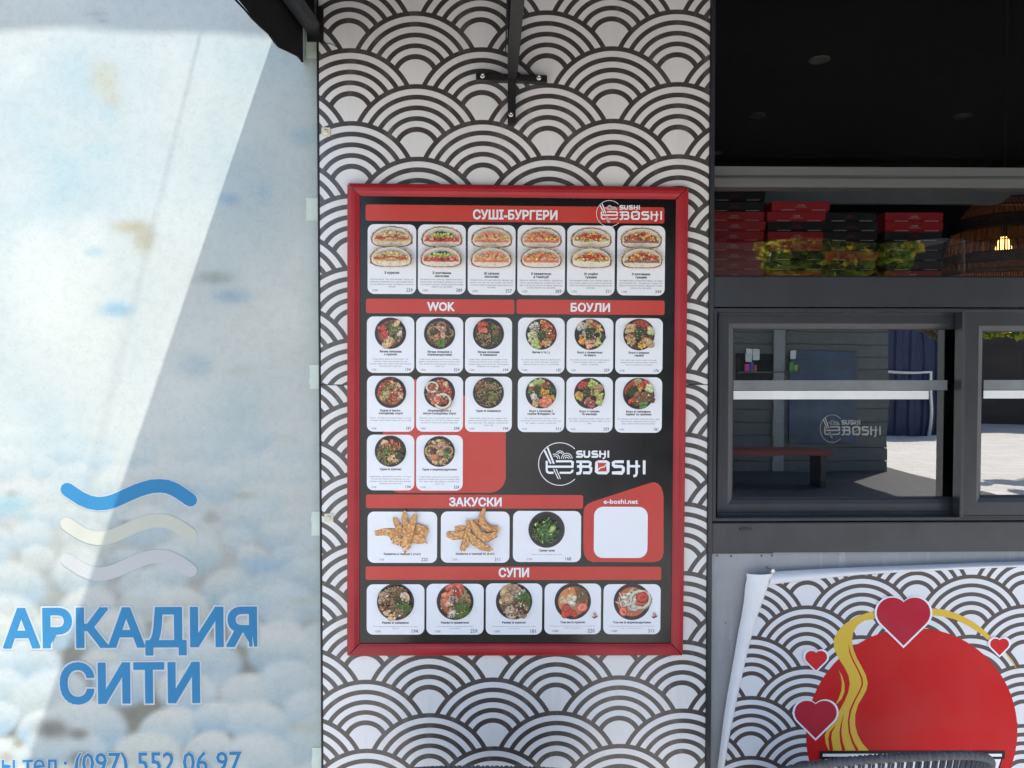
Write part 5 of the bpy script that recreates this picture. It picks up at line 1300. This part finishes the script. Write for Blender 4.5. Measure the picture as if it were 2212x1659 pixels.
mb = MB(); mb.box(kx(1590), kx(1735), .01, .08, kz_(807), kz_(803.5)); mb.build('display_shelf', M['clap'], ks)
mb = MB(); mb.box(kx(1668), kx(1692), .012, .05, .05, 3.1); mb.build('corner_post', M['white_lam'] if False else mat('grey_post', (.24,.26,.26), .5), ks)
M['clapred'] = mat('faded_red_board', (.16,.035,.028), .6)
bn = thing('low_bench', 'faded red bench in front of the grey kiosk', 'bench', (0,0,.045))
b0 = mirror_ground(1690, 1058)
mb = MB(); mb.box(b0.x - .9, b0.x + .55, b0.y - .2, b0.y + .2, .40, .46, bev=.01); mb.build('seat', M['clapred'], bn)
for x in (b0.x - .75, b0.x + .4):
    mb = MB(); mb.box(x, x + .07, b0.y - .17, b0.y + .17, 0, .3995); mb.build('leg', M['chairsteel'], bn)
dk = MB(); dk.box(kx0 - 1.5, kx1 + .25, yk_ - .5, yk_ + 2.3, .0, .045); struct(dk.build('shade_slab', mat('shade_slab_dark', (.045,.045,.048), .6, var=.2)))  # dark slab added to deepen the shade on the paving before the kiosk
# blue container far behind
bl = mirror_ground(1990, 940)
ct = thing('blue_container', 'dark blue corrugated container beyond the sunlit paving', 'container', (bl.x, bl.y, 0))
M['bluec'] = mat('dark_blue_paint', (.004,.013,.065), .5, var=.2)
mb = MB(); n = 26; pts = []
for i in range(n):
    x = -3 + 3.75*i/n; pts += [(x, -.0 if i % 2 else -.04), (x + 3.75/n*.8, -.0 if i % 2 else -.04)]
rows = [[(x, y, z) for x, y in pts] for z in (0.0, 2.9)]
mb.grid(rows, None, False); mb.box(-3, .75, -2.5, -.05, 0, 2.9); mb.build('shell', M['bluec'], ct)
mb = MB(); mb.box(-3.05, .8, -.06, .03, 2.9, 3.05); mb.build('top_rail', M['clap'], ct)
for i, x in enumerate((.15, -1.6)):
    mb = MB(); mb.tube([(x, .05, 0), (x, .05, 1.35), (x - 1.1, .05, 1.35)], .035, 8); mb.build('rail', M['white_lam'], ct)
# dark timber house behind on the other side
dh = thing('timber_shed', 'dark timber shed standing beyond the paving beside the blue container', 'shed', (bl.x + 4.3, bl.y - 3.0, 0))
M['timber'] = mat('dark_timber', (.030,.020,.016), .7, var=.3)
mb = MB(); mb.box(-8.0, 7, -2, -.03, 0, 6.8); mb.build('body', M['timber'], dh)  # made tall and wide to hide the bright sky from the panes
bk = MB(); bk.box(-8.0, 7, -.03, 0, 0, .235); bkm = bk.mesh('board'); bkm.materials.append(M['timber'])
for i in range(27):
    o = obj('board', bkm, None, dh); o.location = (0, .006*(i % 2), .01 + i*.245)
# trees
def leafmat(name, col, col2):
    m, t, p = newmat(name)
    oi = t.nodes.new('ShaderNodeAttribute'); oi.attribute_name = 'Col'
    t.links.new(oi.outputs['Color'], p.inputs['Base Color']); p.inputs['Roughness'].default_value = .45
    tr = t.nodes.new('ShaderNodeBsdfTranslucent'); t.links.new(oi.outputs['Color'], tr.inputs[0])
    mx = t.nodes.new('ShaderNodeMixShader'); mx.inputs[0].default_value = .62
    t.links.new(p.outputs[0], mx.inputs[1]); t.links.new(tr.outputs[0], mx.inputs[2])
    t.links.new(mx.outputs[0], t.nodes['Material Output'].inputs['Surface']); return m
M['leaf'] = leafmat('leaves', None, None); M['bark'] = mat('bark', (.08,.06,.045), .85, bmp=.5, bscale=40)
def tree(px, Yv, seed, label, blobs, nleaf, trunk_px):
    yv_ = .12 - Yv
    e = thing('broadleaf_tree', label, 'tree', (P(trunk_px, 800, Yv).x, yv_, 0), 'trees across the paving')
    rnd = random.Random(seed); base = e.location
    cl = [(P(bx_, by_, Yv).x - base.x, rnd.uniform(-.5,.5), P(bx_, by_, Yv).z, r_) for bx_, by_, r_ in blobs]
    mb = MB(); mb.tube([(0,0,0),(.02,.03,1.0),(-.05,.0,2.0),(-.1,.1,3.2)], [.11,.09,.075,.05], 10)
    for x, y, z, r_ in cl: mb.tube([(-.06,0,min(2.2, z*.7)), (x*.55, y*.6, (z+2.0)/2), (x, y, z)], [.045,.03,.012], 7)
    mb.build('trunk', M['bark'], e)
    lf = MB(); pal = [C(130,160,45), C(165,185,60), C(75,110,40), C(190,190,70), C(60,95,38), C(200,165,55)]
    for i in range(nleaf):
        x, y, z, r_ = cl[rnd.randrange(len(cl))]; d = Vector((rnd.gauss(0,1), rnd.gauss(0,1), rnd.gauss(0,1))).normalized()*r_*rnd.random()**.4
        p = Vector((x, y, z)) + Vector((d.x, d.y, d.z*.6)); s_ = rnd.uniform(.035,.075)
        u_ = Vector((rnd.gauss(0,1), rnd.gauss(0,1), rnd.gauss(0,.6))).normalized(); v_ = u_.cross(Vector((rnd.gauss(0,1),rnd.gauss(0,1),rnd.gauss(0,1)))).normalized()
        lf.face([p - u_*s_, p + v_*s_*.55, p + u_*s_, p - v_*s_*.55], jit(rnd, pal[rnd.randrange(6)], .2))
    lf.build('crown', M['leaf'], e, fix=False)
tree(0, 6.2, 3, 'low tree with yellow-green leaves, its branches hanging beside the grey kiosk', [(1712,585,.24),(1710,560,.38),(1760,548,.42),(1820,550,.42),(1880,545,.40),(1930,560,.35),(1735,525,.36),(1790,500,.5),(1890,500,.45),(1840,575,.3),(1770,585,.3),(1905,585,.25),(1960,690,.16),(2035,705,.14)], 7000, 2066)
tree(0, 8.5, 8, 'taller tree with yellowing leaves in front of the timber shed', [(2165,708,.22),(2205,716,.25),(2245,706,.28),(2300,700,.32),(2350,690,.4)], 3500, 2345)
flush_text()
